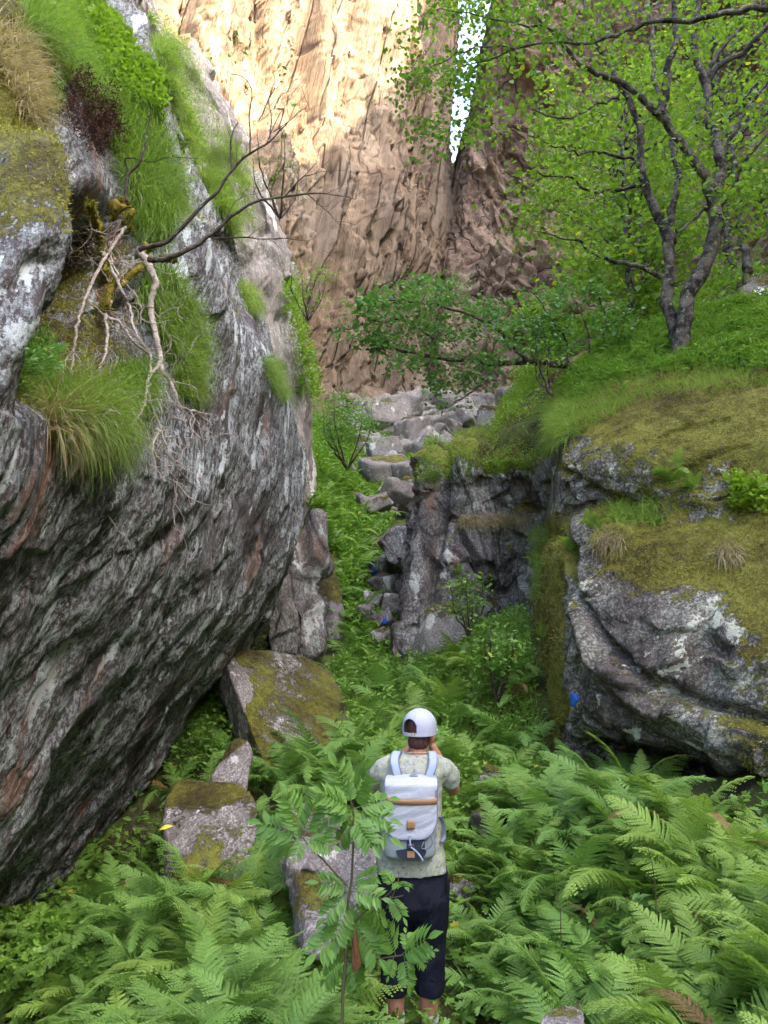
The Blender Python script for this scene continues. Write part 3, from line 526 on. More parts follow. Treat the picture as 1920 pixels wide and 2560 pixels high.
# loose rubble between the big blocks: each stone a thing
_rb = []
for k in range(6):
    rr = random.Random(300 + k); pts = np.array([[sx * rr.uniform(.5, 1), sy * rr.uniform(.5, 1), sz * rr.uniform(.35, .75)] for sx in (-1, 1) for sy in (-1, 1) for sz in (-1, 1)]) * .5
    V, F, D = hull_V(pts, 4, .02, .05, 2.5, 40 + k, .012); _rb.append(mesh_np("stone", V, F, M_BOULD, attrs={'moss': -.1 + .5 * sst(.3, .9, D[:, 2])}, link=False))
_rr = np.random.default_rng(11); _n = 0
while _n < 75:
    y = _rr.uniform(20, 45); x = _rr.uniform(-4, 9); z = float(gz(x, y)); u, v = proj(np.array([x, y, z]))
    if not inpoly(u, v, [(880, 1020), (1000, 985), (1250, 960), (1330, 1010), (1150, 1090), (1090, 1200), (1060, 1290), (930, 1300), (890, 1180), (900, 1090)]): continue
    o = bpy.data.objects.new("stone", _rb[_n % 6]); COL.objects.link(o); s_ = float(_rr.lognormal(-.15, .45)) * y / 40 * 1.5; o.location = (x, y, z + .12 * s_); o.rotation_euler = tuple(_rr.uniform(-.6, .6, 2)) + (_rr.uniform(0, 6.28),); o.scale = (s_, s_, s_)
    tag(o, "loose grey stone in the rubble, %s the gully" % ("high at the top of" if y > 36 else "in the upper part of" if y > 28 else "in the middle of"), "stone", "loose stones of the boulder field"); _n += 1
# mossy round rock behind the birch
rock("boulder", pp((1832, 715, 11.4), (1850, 690, 11.6), (1930, 672, 11.6), (2010, 700, 11.4), (2010, 810, 11), (1850, 830, 11), (1822, 780, 11), (1920, 720, 13), (1950, 800, 13)), M_RIGHT, "dark round mossy boulder at the right edge behind the birch", "boulder", lambda V, D: .25 + .3 * D[:, 2], amp=.16, fs=1.2, seed=60, soft=.14)
# blue trail marks painted on the rocks
def paint(u, v, su, sv, lab_surf, label, seed):
    V, Nn = SURF[lab_surf]; pu, pv = proj(V); vis = ((V - np.array([0, 0, CAMZ])) * Nn).sum(1) < 0; d = np.where(vis, (pu - u) ** 2 + (pv - v) ** 2, 1e9); k = np.argmin(d); c = V[k]
    near = np.argsort(((V - c) ** 2).sum(1))[:60]; n_ = Nn[near].mean(0); n_ /= np.linalg.norm(n_); up = np.array([.15, 0, 1.]) - n_ * (n_ @ np.array([.15, 0, 1.])); up /= np.linalg.norm(up); rt = np.cross(up, n_); m = c[1] / FPX
    an = np.linspace(0, 6.283, 25)[:-1]; r = 1 + .16 * np.sin(an * 3 + seed) + .10 * np.cos(an * 5) + .05 * np.sin(an * 9); out = []
    for s_, off in ((.02, .014), (.6, .013), (.97, .010), (1.0, -.06)): out.append(c + rt * (su * m * r * s_ * np.cos(an))[:, None] + up * (sv * m * r * s_ * np.sin(an))[:, None] + n_ * off * max(1, c[1] / 8))
    V_ = np.concatenate(out); n = 24; i = np.arange(4 * n).reshape(4, n); j = np.roll(i, -1, 1); F = np.stack([i[:-1], j[:-1], j[1:], i[1:]], -1).reshape(-1, 4)
    o = mesh_np("trail_mark", V_, F, BLUE, origin=V_.mean(0)); tag(o, label, "paint mark")
BLUE = simple("blue paint", (.012, .075, .30), .5, .4, .35, 40, .5)
paint(1436, 1750, 10, 17, LK, "blue painted trail mark low on the giant mossy boulder", 1)
paint(938, 1425, 6, 10, CL[18], "small blue trail mark on the grey boulder in the gully", 2)
paint(962, 1552, 7, 9, CL[23], "faded blue trail mark on the dark path stone", 3)
# ================================================================== vegetation
F_FERN = leaf_mat("fern green", (.065, .160, .030), (.150, .305, .060), .35, .5, None, .3, (.20, .28, .07))
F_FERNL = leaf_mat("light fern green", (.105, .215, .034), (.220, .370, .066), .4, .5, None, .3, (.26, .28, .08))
F_BANK = leaf_mat("bank greenery", (0.080, 0.182, 0.023), (0.192, 0.336, 0.046), .4, .55, (.30, .26, .03))
F_HERB = leaf_mat("herb leaf", (.060, .150, .024), (.170, .320, .050), .35, .45, (.40, .33, .03))
F_BLUEB = leaf_mat("bilberry leaf", (0.103, 0.209, 0.022), (0.218, 0.341, 0.039), .4, .5)
F_GRASS = leaf_mat("grass blade", (0.102, 0.195, 0.030), (0.255, 0.360, 0.068), .4, .55)
F_DRY = leaf_mat("dry grass", (0.242, 0.187, 0.088), (0.374, 0.308, 0.165), .3, .7)
F_BIRCH = leaf_mat("birch leaf", (0.053, 0.123, 0.018), (0.150, 0.262, 0.032), .5, .45, (.40, .34, .03))
F_WOOD = leaf_mat("sunlit tint wood leaf", (.050, .125, .015), (.20, .31, .045), .6, .5, (.5, .42, .04))  # bright sunlit look put into the leaf colour and translucency
F_ASPEN = leaf_mat("aspen leaf", (0.044, 0.131, 0.034), (0.130, 0.271, 0.060), .4, .4)
F_ROWAN = leaf_mat("rowan leaf", (0.066, 0.165, 0.028), (0.132, 0.264, 0.050), .4, .42, None, .4)
F_MOSS = leaf_mat("moss tuft", (0.096, 0.078, 0.014), (0.264, 0.252, 0.036), .2, .8)
def bark(name, dark, pale, paleness, d=(0, 0, 1)):
    a = N(name); c = a.co(6); n1 = a.noise(a.co(1.), 7, 6, .7); n2 = a.noise(a.co(1., (0, 0, 1), .25), 22, 5, .6)
    col = a.ramp(n1, [(.42 - paleness * .2, dark), (.60 - paleness * .2, pale)]); col = a.mix(a.ramp(n2, [(.55, 0.), (.65, .8)]), col, dark)
    lich = a.ramp(a.noise(a.co(1, loc=(5, 5, 5)), 14, 5), [(.58, 0.), (.66, .7)]); col = a.mix(lich, col, (.22, .25, .17)); a.bsdf(col, .85, a.bump(a.math('ADD', n1, n2), .9, .02), .2); return a.m
BARK = bark("birch bark", (.018, .013, .011), (.13, .11, .09), .0); BARKD = bark("dark birch bark", (.028, .020, .016), (.13, .095, .07), .0)
ROOTM = bark("bleached root", (.12, .09, .07), (.34, .29, .25), .6); TWIG = bark("twig bark", (.035, .024, .020), (.09, .07, .055), .1); MOSSM = simple("root moss", (.13, .10, .018), .95, .1, .6, 25, 1.)
STEMM = simple("plant stem", (.07, .06, .03), .7, .2)
# ---- ferns
def frond_mesh(name, L=1., th0=.35, th1=2.2, seed=0, npin=25, detail=True, mat=F_FERN, wid=.19):
    r = np.random.default_rng(seed); A_ = Acc(); tips = []
    S = np.linspace(0, 1, 30); th = th0 + (th1 - th0) * S ** 1.5; ds = L / 29
    y = np.concatenate([[0], np.cumsum(np.sin(th[:-1]) * ds)]); z = np.concatenate([[0], np.cumsum(np.cos(th[:-1]) * ds)]); xx = .05 * L * np.sin(S * 3 + seed) * S
    C = np.stack([xx, y, z], 1); T = np.gradient(C, axis=0); T /= np.linalg.norm(T, axis=1)[:, None]
    V, F = tube(C, np.linspace(.0045, .0012, 30) * (L / .8), 4); A_.add(V, F); tips.append(np.full(len(V), .8))
    for i in range(npin):
        s = .14 + .86 * (i / npin) ** .95
        pos = np.array([np.interp(s, S, C[:, k]) for k in range(3)]); t = np.array([np.interp(s, S, T[:, k]) for k in range(3)]); t /= np.linalg.norm(t)
        up = np.cross(np.array([1., 0, 0]), t); up /= np.linalg.norm(up); q = (s - .14) / .86
        w_ = wid * L * min(1, (q / .22 + .42)) * (1 - q ** 1.7) ** .9 + .006
        for sd_ in (-1, 1):
            ja = .3 + .35 * q + r.uniform(-.13, .13); lat = np.array([sd_, 0, 0]) * math.cos(ja) + t * math.sin(ja) + up * r.uniform(-.14, .10); lat /= np.linalg.norm(lat)
            W = w_ * r.uniform(.9, 1.08); dro = r.uniform(.10, .28) + .12 * q
            nn = max(3, int(W / .0125)) if detail else 1
            ww = .36 * (.86 / npin) * L * 1.35
            if not detail:
                a = pos; b = pos + lat * W * .45 - up * dro * W * .2; c = pos + lat * W - up * dro * W; sid = t * ww * 1.1
                A_.add(np.array([a - sid * .4, b - sid, c, b + sid]), [[0, 1, 2, 3]]); tips.append(np.array([0, .1, .3, .1])); continue
            k = (np.arange(nn) + .5) / nn; ctr = pos + lat * (W * k)[:, None] - up * (dro * W * k ** 2)[:, None] + t * (.10 * W * k ** 2)[:, None]
            pl = ww * 1.22 * (1 - .62 * k ** 2); bw = W / nn * .80
            for s2 in (-1, 1):
                dirn = t * s2 * .93 + lat * .36; dirn /= np.linalg.norm(dirn); drop = -up * .18
                tip = ctr + dirn * pl[:, None] + drop * pl[:, None]; m1 = ctr + lat * bw * .9 + dirn * pl[:, None] * .45; m0 = ctr - lat * bw * .6 + dirn * pl[:, None] * .45
                b0 = ctr - lat * bw * .5
                V = np.stack([b0, m0, tip, m1, ctr + lat * bw * .5], 1).reshape(-1, 3); n = len(k); ix = np.arange(n)[:, None] * 5
                A_.add(V, np.concatenate([ix + [[0, 1, 3, 4]]])); A_.add(np.zeros((0, 3)), ix - 5 * n + np.array([[1, 2, 3]]) if False else np.zeros((0, 3), int))
                A_.F3.append((A_.n - 5 * n) + ix + np.array([[1, 2, 3]])); tips.append(np.tile(.25 * q, 5 * n) + .15 * np.repeat(k, 5))
    V, F = A_.get(); tp = np.concatenate(tips); tp = tp[:len(V)] if len(tp) >= len(V) else np.concatenate([tp, np.zeros(len(V) - len(tp))])
    return mesh_np(name, V, F, mat, smooth=False, attrs={'tip': tp}, link=False)
FR = [frond_mesh("frond", .8, .25 + .1 * (i % 3), 1.5 + .24 * i, i, 27) for i in range(5)]
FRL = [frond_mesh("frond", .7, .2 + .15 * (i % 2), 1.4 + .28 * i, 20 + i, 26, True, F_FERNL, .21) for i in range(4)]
F_BROWN = leaf_mat('withered fern', (.13, .07, .025), (.26, .17, .06), .3, .7)
FRB = [frond_mesh('frond', .75, .5, 2.4 + .3 * i, 50 + i, 24, True, F_BROWN, .13) for i in range(2)]
FRF = [frond_mesh("frond", .8, .35, 1.8 + .3 * i, 30 + i, 20, False, F_BANK if i % 2 else F_FERN) for i in range(4)]
FAN = [0]
def where(x, y, what, us, vs_):
    u, v = proj(np.array([x, y, float(gz(x, y)) + .4])); cu = np.searchsorted(us, u); cv = np.searchsorted(vs_, v); return what % (("far", "middle", "front")[min(2, cv)] + " row, " + ("left part", "centre", "right part")[min(2, cu)])
def fern(loc, size, label, group, meshes=FR, n=9, tilt=(0, 0), spread=1., seed=None, az0=0, azr=6.283):
    seed = FAN[0] if seed is None else seed; FAN[0] += 1; r = random.Random(seed * 7 + 3)
    e = empty("fern", loc, label, "fern", group)
    for i in range(n):
        az = az0 + azr * (i + r.uniform(-.3, .3)) / n; o = bpy.data.objects.new("frond", FRB[i % 2] if (r.random() < .035 and meshes is not FRF) else meshes[r.randrange(len(meshes))]); COL.objects.link(o); o.parent = e
        s = size * r.uniform(.78, 1.15)
        o.rotation_euler = (Euler((r.uniform(-.25, .35) * spread, r.uniform(-.2, .2), 0)).to_matrix().to_4x4()).to_euler()
        o.rotation_euler = (Matrix.Rotation(az, 3, 'Z') @ Euler((r.uniform(-.5, .25) * spread, r.uniform(-.35, .35), r.uniform(-.3, .3))).to_matrix()).to_euler()
        o.scale = (s * r.uniform(.85, 1.15) , s, s); o.location = (.02 * math.cos(az), .02 * math.sin(az), 0)
    if tilt != (0, 0): e.rotation_euler = (tilt[0], tilt[1], 0)
    return e
BLOCK = []                                            # rocks that ferns must not grow through: (x, y, r)
def fern_at(x, y, size, label, group, **k):
    return fern((x, y, float(gz(x, y)) - .03), size, label, group, **k)
def zone(poly, n, y0, y1, mind, seed, x0=-6, x1=8):
    """positions on the ground whose picture falls in the polygon, kept apart"""
    r = np.random.default_rng(seed); x = r.uniform(x0, x1, 9000); y = r.uniform(y0, y1, 9000); p = np.stack([x, y, gz(x, y) + .3], -1); u, v = proj(p); ok = inpoly(u, v, poly); out = []
    ok2 = ~((p[:, 0] - .034 * p[:, 1] < .72) & (p[:, 0] - .034 * p[:, 1] > -.5) & (p[:, 1] < 4.3)) & ~((np.abs(p[:, 0] - .15) < .42) & (np.abs(p[:, 1] - 4.5) < .5))
    for a in p[ok & ok2]:
        if all((a[0] - b[0]) ** 2 + (a[1] - b[1]) ** 2 > mind ** 2 for b in out):
            out.append(a)
            if len(out) >= n: break
    return out
def rnd(a, b): return float(RNG.uniform(a, b))
# foreground left
for k, (x, y, _) in enumerate(zone([(120, 2140), (330, 2120), (620, 2130), (730, 2240), (860, 2420), (930, 2700), (-200, 2700), (-200, 2500), (60, 2420)], 95, 1.5, 5.6, .26, 1)):
    fern_at(x, y, rnd(.72, 1.12) * (1 if y > 2.4 else .8) * (.7 if proj(np.array([x, y, .5]))[0] < 330 else 1), where(x, y, "green fern in the lower left fern bed, %s", (250, 550), (2200, 2400)), "ferns in the lower left", n=9 + k % 3, meshes=FR if k % 3 else FRL)
for k, (u, v, s) in enumerate([(560, 2150, .8), (640, 2110, .8), (180, 2230, .75)]):
    q = ground_hit(u, v); fern_at(q[0], q[1], s, ["upright fern at the base of the wide low boulder with moss cap", "fern between the wide low boulder and the rowan leaves", "fern with long finger-like fronds touching the foot of the left wall"][k], "ferns in the lower left", n=8)
# by the slab
for k, (u, v, s) in enumerate([(790, 1960, 1.15), (880, 1930, 1.05), (720, 1990, 1.05), (850, 2010, .95), (930, 1870, .9)]):
    q = ground_hit(u, v); fern_at(q[0], q[1], s, "broad fern in the clump between the tilted slab and the person's left shoulder", "ferns beside the tilted slab", n=12)
for k, (u, v, s) in enumerate([(560, 1890, .5), (520, 1920, .45), (600, 1840, .5)]):
    q = ground_hit(u, v + 30); fern_at(q[0] - .05, q[1] + .2, s, "dark fern in the hollow behind the pointed rock", "ferns in the hollow under the slab", n=8)
# foreground right
for k, (x, y, _) in enumerate(zone([(1190, 2180), (1330, 1930), (1500, 1890), (1800, 2010), (2150, 2120), (2700, 2200), (2700, 2800), (1480, 2800), (1180, 2480)], 165, 1.5, 7.2, .27, 2)):
    u, v = proj(np.array([x, y, gz(x, y)])); 
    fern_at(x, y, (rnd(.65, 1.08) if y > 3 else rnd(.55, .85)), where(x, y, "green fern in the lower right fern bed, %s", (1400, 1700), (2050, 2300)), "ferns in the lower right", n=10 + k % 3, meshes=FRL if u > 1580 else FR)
for k, (u, v, s) in enumerate([(1290, 2400, .62), (1240, 2480, .5), (1290, 2300, .75)]):
    q = ground_hit(u, v); fern_at(q[0], q[1], s, ["fern arching against the person's right leg", "small fern at the right of the person's calves", "fern just right of the person's hip"][k], "ferns in the lower right", n=9)
# behind the person, up to the outcrop
for k, (x, y, _) in enumerate(zone([(1010, 1980), (900, 1800), (860, 1720), (1000, 1640), (1290, 1600), (1350, 1840), (1330, 1960), (1200, 2000)], 70, 5.6, 11.4, .38, 3)):
    fern_at(x, y, rnd(.7, 1.05), where(x, y, "fern on the bank behind the person, %s", (1020, 1200), (1690, 1800)), "ferns on the bank behind the person", n=9, meshes=FRL if k % 2 else FR)
# gully, left bank
for k, (x, y, _) in enumerate(zone([(800, 1180), (930, 1150), (960, 1280), (900, 1380), (930, 1560), (960, 1660), (860, 1740), (800, 1480)], 80, 10, 30, .55, 4)):
    fern_at(x, y, rnd(.8, 1.2), where(x, y, "small far fern up the gully, %s", (850, 910), (1280, 1480)), "ferns up the gully", n=9, meshes=FRF)
# the ferns on ledges
def on_surf(lab, u, v):
    V, Nn = SURF[lab]; pu, pv = proj(V); d = (pu - u) ** 2 + (pv - v) ** 2 + V[:, 1] * 2; k = np.argmin(d); return V[k], Nn[k]
for (lab, u, v, s, l, az) in ((LK, 1490, 1330, .42, "bright fern growing from the left end of the giant boulder's mossy ledge", 1.6), (LK, 1440, 1390, .38, "small fern hanging at the corner of the giant boulder below the ledge", 1.6), (LK, 1690, 1210, .5, "long fern drooping over the giant boulder above the ledge", 1.2), (LK, 1740, 1230, .4, "fern beside leafy seedlings high on the giant boulder", 1.2), (LB, 400, 430, .5, "fern on the grassy slope above the roots", -1.), (LB, 415, 480, .5, "drooping fern just over the bare branches", -1.),
        (LJ, 1150, 1440, .35, "single pale fern growing on the dark face of the middle outcrop", 1.5), (LC, 770, 1310, .8, "fern hanging from the buttress edge beside the left wall", -1.5), (LC, 790, 1280, .8, "fern at the top of the clump hanging by the left wall", -1.5), (LC, 760, 920, .8, "fern on the far edge of the grey buttress", -1.5)):
    p, n_ = on_surf(lab, u, v); e = fern(p + n_ * .01, s, l, None, n=6, az0=az, azr=2.6, meshes=FRL)
# ---- generic leaf templates
def leaf_t(l=1., w=.5, fold=.12, serr=0):
    """leaf along +Y, 3 cross rows: 8 vertices"""
    V = np.array([[0, 0, 0], [-w / 2 * .8, .28, fold * .5], [0, .28, 0], [w / 2 * .8, .28, fold * .5], [-w / 2, .55, fold * .4], [0, .6, -.03], [w / 2, .55, fold * .4], [0, 1, -.12]]) * l
    return V, np.array([[0, 2, 1, 1], [0, 3, 2, 2], [1, 2, 5, 4], [2, 3, 6, 5], [4, 5, 7, 7], [5, 6, 7, 7]])
def leaf_simple(w=.7, tip=1.):
    V = np.array([[0, 0, 0], [-w / 2, .45, .08], [0, tip, -.08], [w / 2, .45, .08]]); return V, np.array([[0, 3, 2, 1]])
def leaf_round():
    V = np.array([[0, 0, 0], [-.42, .25, .05], [-.38, .65, .03], [0, 1, -.08], [.38, .65, .03], [.42, .25, .05]]); return V, np.array([[0, 5, 4, 1], [1, 4, 3, 2]])
def lobed(nl=5):
    V = [[0, 0, 0]]; F = []
    for i in range(nl):
        t = (i - (nl - 1) / 2) * .62; L = 1 - .12 * abs(i - (nl - 1) / 2)
        c = np.array([math.sin(t), math.cos(t)]); p = np.array([c[1], -c[0]]); k = len(V)
        V += [[*(c * .45 + p * .17), .03], [*(c * .8 + p * .12), -.02], [*(c * L), -.09], [*(c * .8 - p * .12), -.02], [*(c * .45 - p * .17), .03]]
        F += [[0, k, k + 4, 0], [k, k + 1, k + 3, k + 4], [k + 1, k + 2, k + 3, k + 3]]
    return np.array(V), F
def fixF(F): return [np.array([f for f in F if len(set(f)) == 4]), np.array([list(dict.fromkeys(f)) for f in F if len(set(f)) == 3])]
def leaves_mesh(name, pos, dirs, size, tmpl, mat, parent=None, **k):
    T, TF = tmpl; F4 = fixF([list(f) for f in TF]); n = len(pos); d = dirs / (np.linalg.norm(dirs, axis=1)[:, None] + 1e-9)
    up = np.tile([[0, 0, 1.]], (n, 1)) + RNG.normal(0, .55, (n, 3)); x = np.cross(d, up); x /= np.linalg.norm(x, axis=1)[:, None] + 1e-9; z = np.cross(x, d)
    R_ = np.stack([x, d, z], -1); V = np.einsum('nij,kj->nki', R_, T) * np.asarray(size).reshape(-1, 1, 1) + pos[:, None, :]
    Fs = [(f[None] + (np.arange(n) * len(T))[:, None, None]).reshape(-1, f.shape[1]) for f in F4 if len(f)]
    return mesh_np(name, V.reshape(-1, 3), Fs, mat, parent, smooth=False, **k)
def sample(lab, poly, n, cond=None, pick=None):
    V, Nn = SURF[lab]; u, v = proj(V); ok = inpoly(u, v, poly); ok &= ((V - np.array([0, 0, CAMZ])) * Nn).sum(1) < .3
    if cond is not None: ok &= cond(V, Nn)
    i = np.flatnonzero(ok)
    if len(i) == 0: print("no sample", lab[:30], poly[0]); return np.zeros((1, 3)), np.array([[0, 0, 1.]])
    w_ = (V[i][:, 1]) ** 2 if pick is None else np.ones(len(i)); i = RNG.choice(i, n, p=w_ / w_.sum()); return V[i] + RNG.normal(0, .012, (n, 3)), Nn[i]
def gsample(poly, n, y0, y1, x0=-8, x1=9):
    out = []; c = 0
    while c < n:
        x = RNG.uniform(x0, x1, n * 4); y = np.sqrt(RNG.uniform(y0 ** 2, y1 ** 2, n * 4)) if y1 < 12 else RNG.uniform(y0, y1, n * 4); p = np.stack([x, y, gz(x, y)], -1); u, v = proj(p); q = p[inpoly(u, v, poly)]
        if len(q) == 0: print("no ground", poly[0]); return np.zeros((1, 3)), np.array([[0, 0, 1.]])
        out.append(q); c += len(q)
    q = np.concatenate(out)[:n]; return q, np.tile([[0, 0, 1.]], (len(q), 1))
def grass_mesh(name, pos, nrm, L, droop=1., mat=F_GRASS, w_=.005, lean=.6, parent=None, gdir=(0, 0, -1), **k):
    n = len(pos); g = np.asarray(gdir, float); d = nrm * .7 + RNG.normal(0, lean, (n, 3)) * .5 + np.array([0, 0, .55]); d /= np.linalg.norm(d, axis=1)[:, None]
    Ls = L * RNG.uniform(.45, 1.15, n)[:, None]; side = np.cross(d, RNG.normal(0, 1, (n, 3))); side /= np.linalg.norm(side, axis=1)[:, None] + 1e-9; side *= w_ * RNG.uniform(.6, 1.3, n)[:, None]
    rows = []; p = pos.copy(); dd = d.copy(); K = 5; cp = p; droop = droop * RNG.uniform(.35, 1.5, (n, 1))
    for i in range(K):
        rows.append((cp - side * (1 - i / K), cp + side * (1 - i / K))); dd = dd + g * droop * .34; dd = dd / np.linalg.norm(dd, axis=1)[:, None]; cp = cp + dd * Ls / K
    V = np.stack([r for ab in rows for r in ab] + [cp], 1); b = (np.arange(n) * (2 * K + 1))[:, None]
    F4 = np.concatenate([b + np.array([[2 * i, 2 * i + 1, 2 * i + 3, 2 * i + 2]]) for i in range(K - 1)]); F3 = b + np.array([[2 * K - 2, 2 * K - 1, 2 * K]])
    return mesh_np(name, V.reshape(-1, 3), [F4, F3], mat, parent, smooth=False, **k)
def stuff(o, cat, label): return tag(o, label, cat, None, "stuff")
def rd(n, z=.3): d = RNG.normal(0, 1, (n, 3)); d[:, 2] = np.abs(d[:, 2]) * .5 + z * RNG.uniform(-.5, 1, n); return d
# undergrowth carpets on the ground
p, n_ = gsample([(-300, 2150), (300, 2100), (960, 2100), (2200, 2000), (2300, 2800), (-300, 2800)], 11000, 1.2, 7.5)
p = p + np.stack([0 * p[:, 0], 0 * p[:, 0], RNG.uniform(0, .22, len(p))], -1); stuff(leaves_mesh("undergrowth", p, rd(len(p)), RNG.uniform(.025, .055, len(p)), lobed(5), F_HERB), "undergrowth", "low leafy herbs under the ferns in the foreground")
p, n_ = gsample([(-100, 2180), (420, 2160), (520, 2300), (300, 2560), (-200, 2560)], 5200, 1.4, 5.6)
p[:, 2] += RNG.uniform(.05, .32, len(p)); stuff(leaves_mesh("broadleaf_herbs", p, rd(len(p), .1), RNG.uniform(.04, .085, len(p)), lobed(5), F_HERB), "herbs", "lobed leafy herbs at the foot of the left wall")
p, n_ = gsample([(840, 1960), (820, 1700), (1000, 1600), (1320, 1560), (1380, 2000), (1100, 2150)], 22000, 5, 12)
p[:, 2] += RNG.uniform(0, .3, len(p)); stuff(leaves_mesh("undergrowth", p, rd(len(p)), RNG.uniform(.03, .08, len(p)), leaf_t(1, .5), F_HERB), "undergrowth", "leafy herbs on the bank behind the person")
p, n_ = gsample([(840, 1960), (820, 1680), (1000, 1600), (1320, 1560), (1380, 2000), (1100, 2150)], 14000, 5, 12); stuff(grass_mesh("grass", p, n_, .35, .8), "grass", "fine grass among herbs behind the person")
p, n_ = gsample([(780, 1050), (900, 1100), (1000, 1250), (960, 1400), (1000, 1640), (900, 1720), (868, 1600), (850, 1400), (780, 1380)], 46000, 11, 40)
p[:, 2] += RNG.uniform(0, .5, len(p)) ** 1.5; stuff(leaves_mesh("gully_greenery", p, rd(len(p)), RNG.uniform(.05, .15, len(p)), leaf_t(1, .5), F_BANK), "undergrowth", "dense greenery on the left bank of the gully")
p, n_ = gsample([(1080, 980), (1300, 880), (1420, 1000), (1420, 1150), (1050, 1180), (1060, 1100)], 42000, 11, 34)
p[:, 2] += RNG.uniform(0, .25, len(p)) + .5 * np.clip(pn(p * 1.5), 0, 1); stuff(leaves_mesh("bilberry_carpet", p, rd(len(p)), RNG.uniform(.025, .06, len(p)), leaf_simple(.6), F_BLUEB), "bilberry bushes", "bright bilberry carpet on the terrace above the middle outcrop")
p, n_ = sample(LJ, [(1030, 1230), (1080, 1050), (1420, 1040), (1440, 1200), (1200, 1205)], 16000); p[:, 2] += RNG.uniform(0, .22, len(p)); stuff(leaves_mesh("bilberry_carpet", p, rd(len(p)), RNG.uniform(.02, .045, len(p)), leaf_simple(.6), F_BLUEB), "bilberry bushes", "bilberry fringe along the top edge of the middle outcrop")
# carpet over the giant boulder's top
top = [(1400, 960), (1560, 850), (1700, 800), (1940, 760), (1980, 960), (1700, 930), (1560, 960), (1450, 1010)]
p, n_ = sample(LK, [(1380, 1000), (1500, 860), (1700, 790), (1980, 740), (1980, 940), (1700, 930), (1560, 950), (1430, 1010)], 20000); p[:, 2] += RNG.uniform(0, .12, len(p)) + .16 * np.clip(pn(p * 2.5), 0, 1)
stuff(leaves_mesh("small_fern_carpet", p, rd(len(p), .2), RNG.uniform(.05, .12, len(p)), leaf_simple(.3), F_BANK), "ground cover", "carpet of small feathery plants on the mound under the birch")
p, n_ = sample(LK, [(1380, 1100), (1400, 980), (1500, 870), (1700, 800), (1980, 760), (1980, 960), (1600, 1000), (1450, 1090)], 15000); stuff(grass_mesh("grass", p, n_, .22, .9, w_=.003), "grass", "short fine grass over the crown of the giant boulder")
# hanging grass tufts: each a thing
def tuft(lab, poly, n, L, label, droop=1.3, mat=F_GRASS, group=None, w_=.0042, lean=.95, name="grass_tuft"):
    p, n_ = sample(lab, poly, int(n * .75)); o = grass_mesh(name, p, n_, L, droop, mat, w_, lean, origin=p.mean(0)); tag(o, label, "grass tuft", group); return o
def qd(x, y): return (x * .5787, y * .5787)
tuft(LB, [qd(120, 30), qd(420, 60), qd(620, 330), qd(700, 560), qd(740, 700), qd(600, 820), qd(470, 640), qd(330, 400), qd(200, 250), qd(60, 120)], 17000, .42, "long bright green grass hanging over the upper left slope above the roots", 1.2)
tuft(LB, [qd(-30, 120), qd(120, 150), qd(180, 420), qd(120, 560), qd(-30, 260)], 2200, .3, "straw coloured dry grass at the upper left edge", 1.3, F_DRY)
tuft(LB, [qd(560, 760), qd(700, 740), qd(760, 900), qd(740, 1060), qd(640, 1060), qd(560, 900)], 5200, .42, "drooping green grass in the gap right of the mossy root", 1.5)
tuft(LB, [qd(650, 1130), qd(760, 1200), qd(860, 1480), qd(820, 1700), qd(700, 1500), qd(590, 1300)], 6500, .34, "long grass patch with tiny blue flowers hanging right of the roots", 1.5)
tuft(LB, [qd(230, 1700), qd(420, 1700), qd(500, 1850), qd(420, 1900), qd(230, 1830)], 4600, .42, "two toned grass clump hanging at the lowest root tips", 1.7)
tuft(LB, [qd(190, 1780), qd(380, 1780), qd(420, 1900), qd(230, 1900)], 1500, .34, "dead straw fringe under the lowest grass clump", 1.9, F_DRY)
tuft(LB, [qd(480, 1600), qd(620, 1580), qd(640, 1740), qd(500, 1760)], 2600, .25, "short grass on the brown moss patch between the root strands", 1.4)
tuft(LB, [qd(740, 1560), qd(840, 1600), qd(850, 1740), qd(760, 1700)], 1800, .22, "thin grass at the right edge of the root tangle", 1.4)
tuft(LB, [qd(640, 60), qd(700, 80), qd(800, 420), qd(930, 650), qd(1080, 900), qd(1110, 1080), qd(1000, 1020), qd(880, 800), qd(780, 560), qd(690, 300)], 15000, .36, "long strip of grass running down the edge of the left wall", 1.5)
tuft(LC, [qd(680, 60), qd(760, 80), qd(900, 420), qd(1060, 700), qd(1100, 1000), qd(1000, 900), qd(800, 500)], 9000, .5, "grass filling the gap between the left wall and the grey buttress", 1.5)
tuft(LB, [qd(1050, 1060), qd(1110, 1060), qd(1200, 1180), qd(1190, 1240), qd(1120, 1180)], 2200, .32, "pale grass tuft on the left wall's outer edge, the highest of three", 1.6, group="tufts on the wall edge")
tuft(LB, [qd(1020, 1220), qd(1090, 1250), qd(1110, 1380), qd(1050, 1320)], 1500, .3, "yellowish grass tuft low in a crack near the wall's outer edge", 1.7, group="tufts on the wall edge")
tuft(LB, [qd(1110, 1540), qd(1180, 1560), qd(1240, 1740), qd(1180, 1700)], 1700, .3, "lowest grass tuft on the outer edge of the left wall", 1.7, group="tufts on the wall edge")
tuft(LK, [(1385, 1000), (1440, 1000), (1430, 1100), (1360, 1110)], 4200, .34, "soft green grass tuft hanging at the top left corner of the giant boulder", 1.5)
tuft(LK, [(1530, 1270), (1640, 1260), (1660, 1310), (1540, 1310)], 3200, .3, "grass growing on the giant boulder's mossy ledge", 1.4)
tuft(LK, [(1500, 1340), (1550, 1330), (1560, 1370), (1490, 1370)], 700, .25, "straw tuft with dead blades below the ledge", 1.9, F_DRY)
tuft(LK, [(1800, 1370), (1850, 1370), (1850, 1400), (1800, 1400)], 500, .2, "dry pale tuft on the right part of the mossy ledge", 1.8, F_DRY)
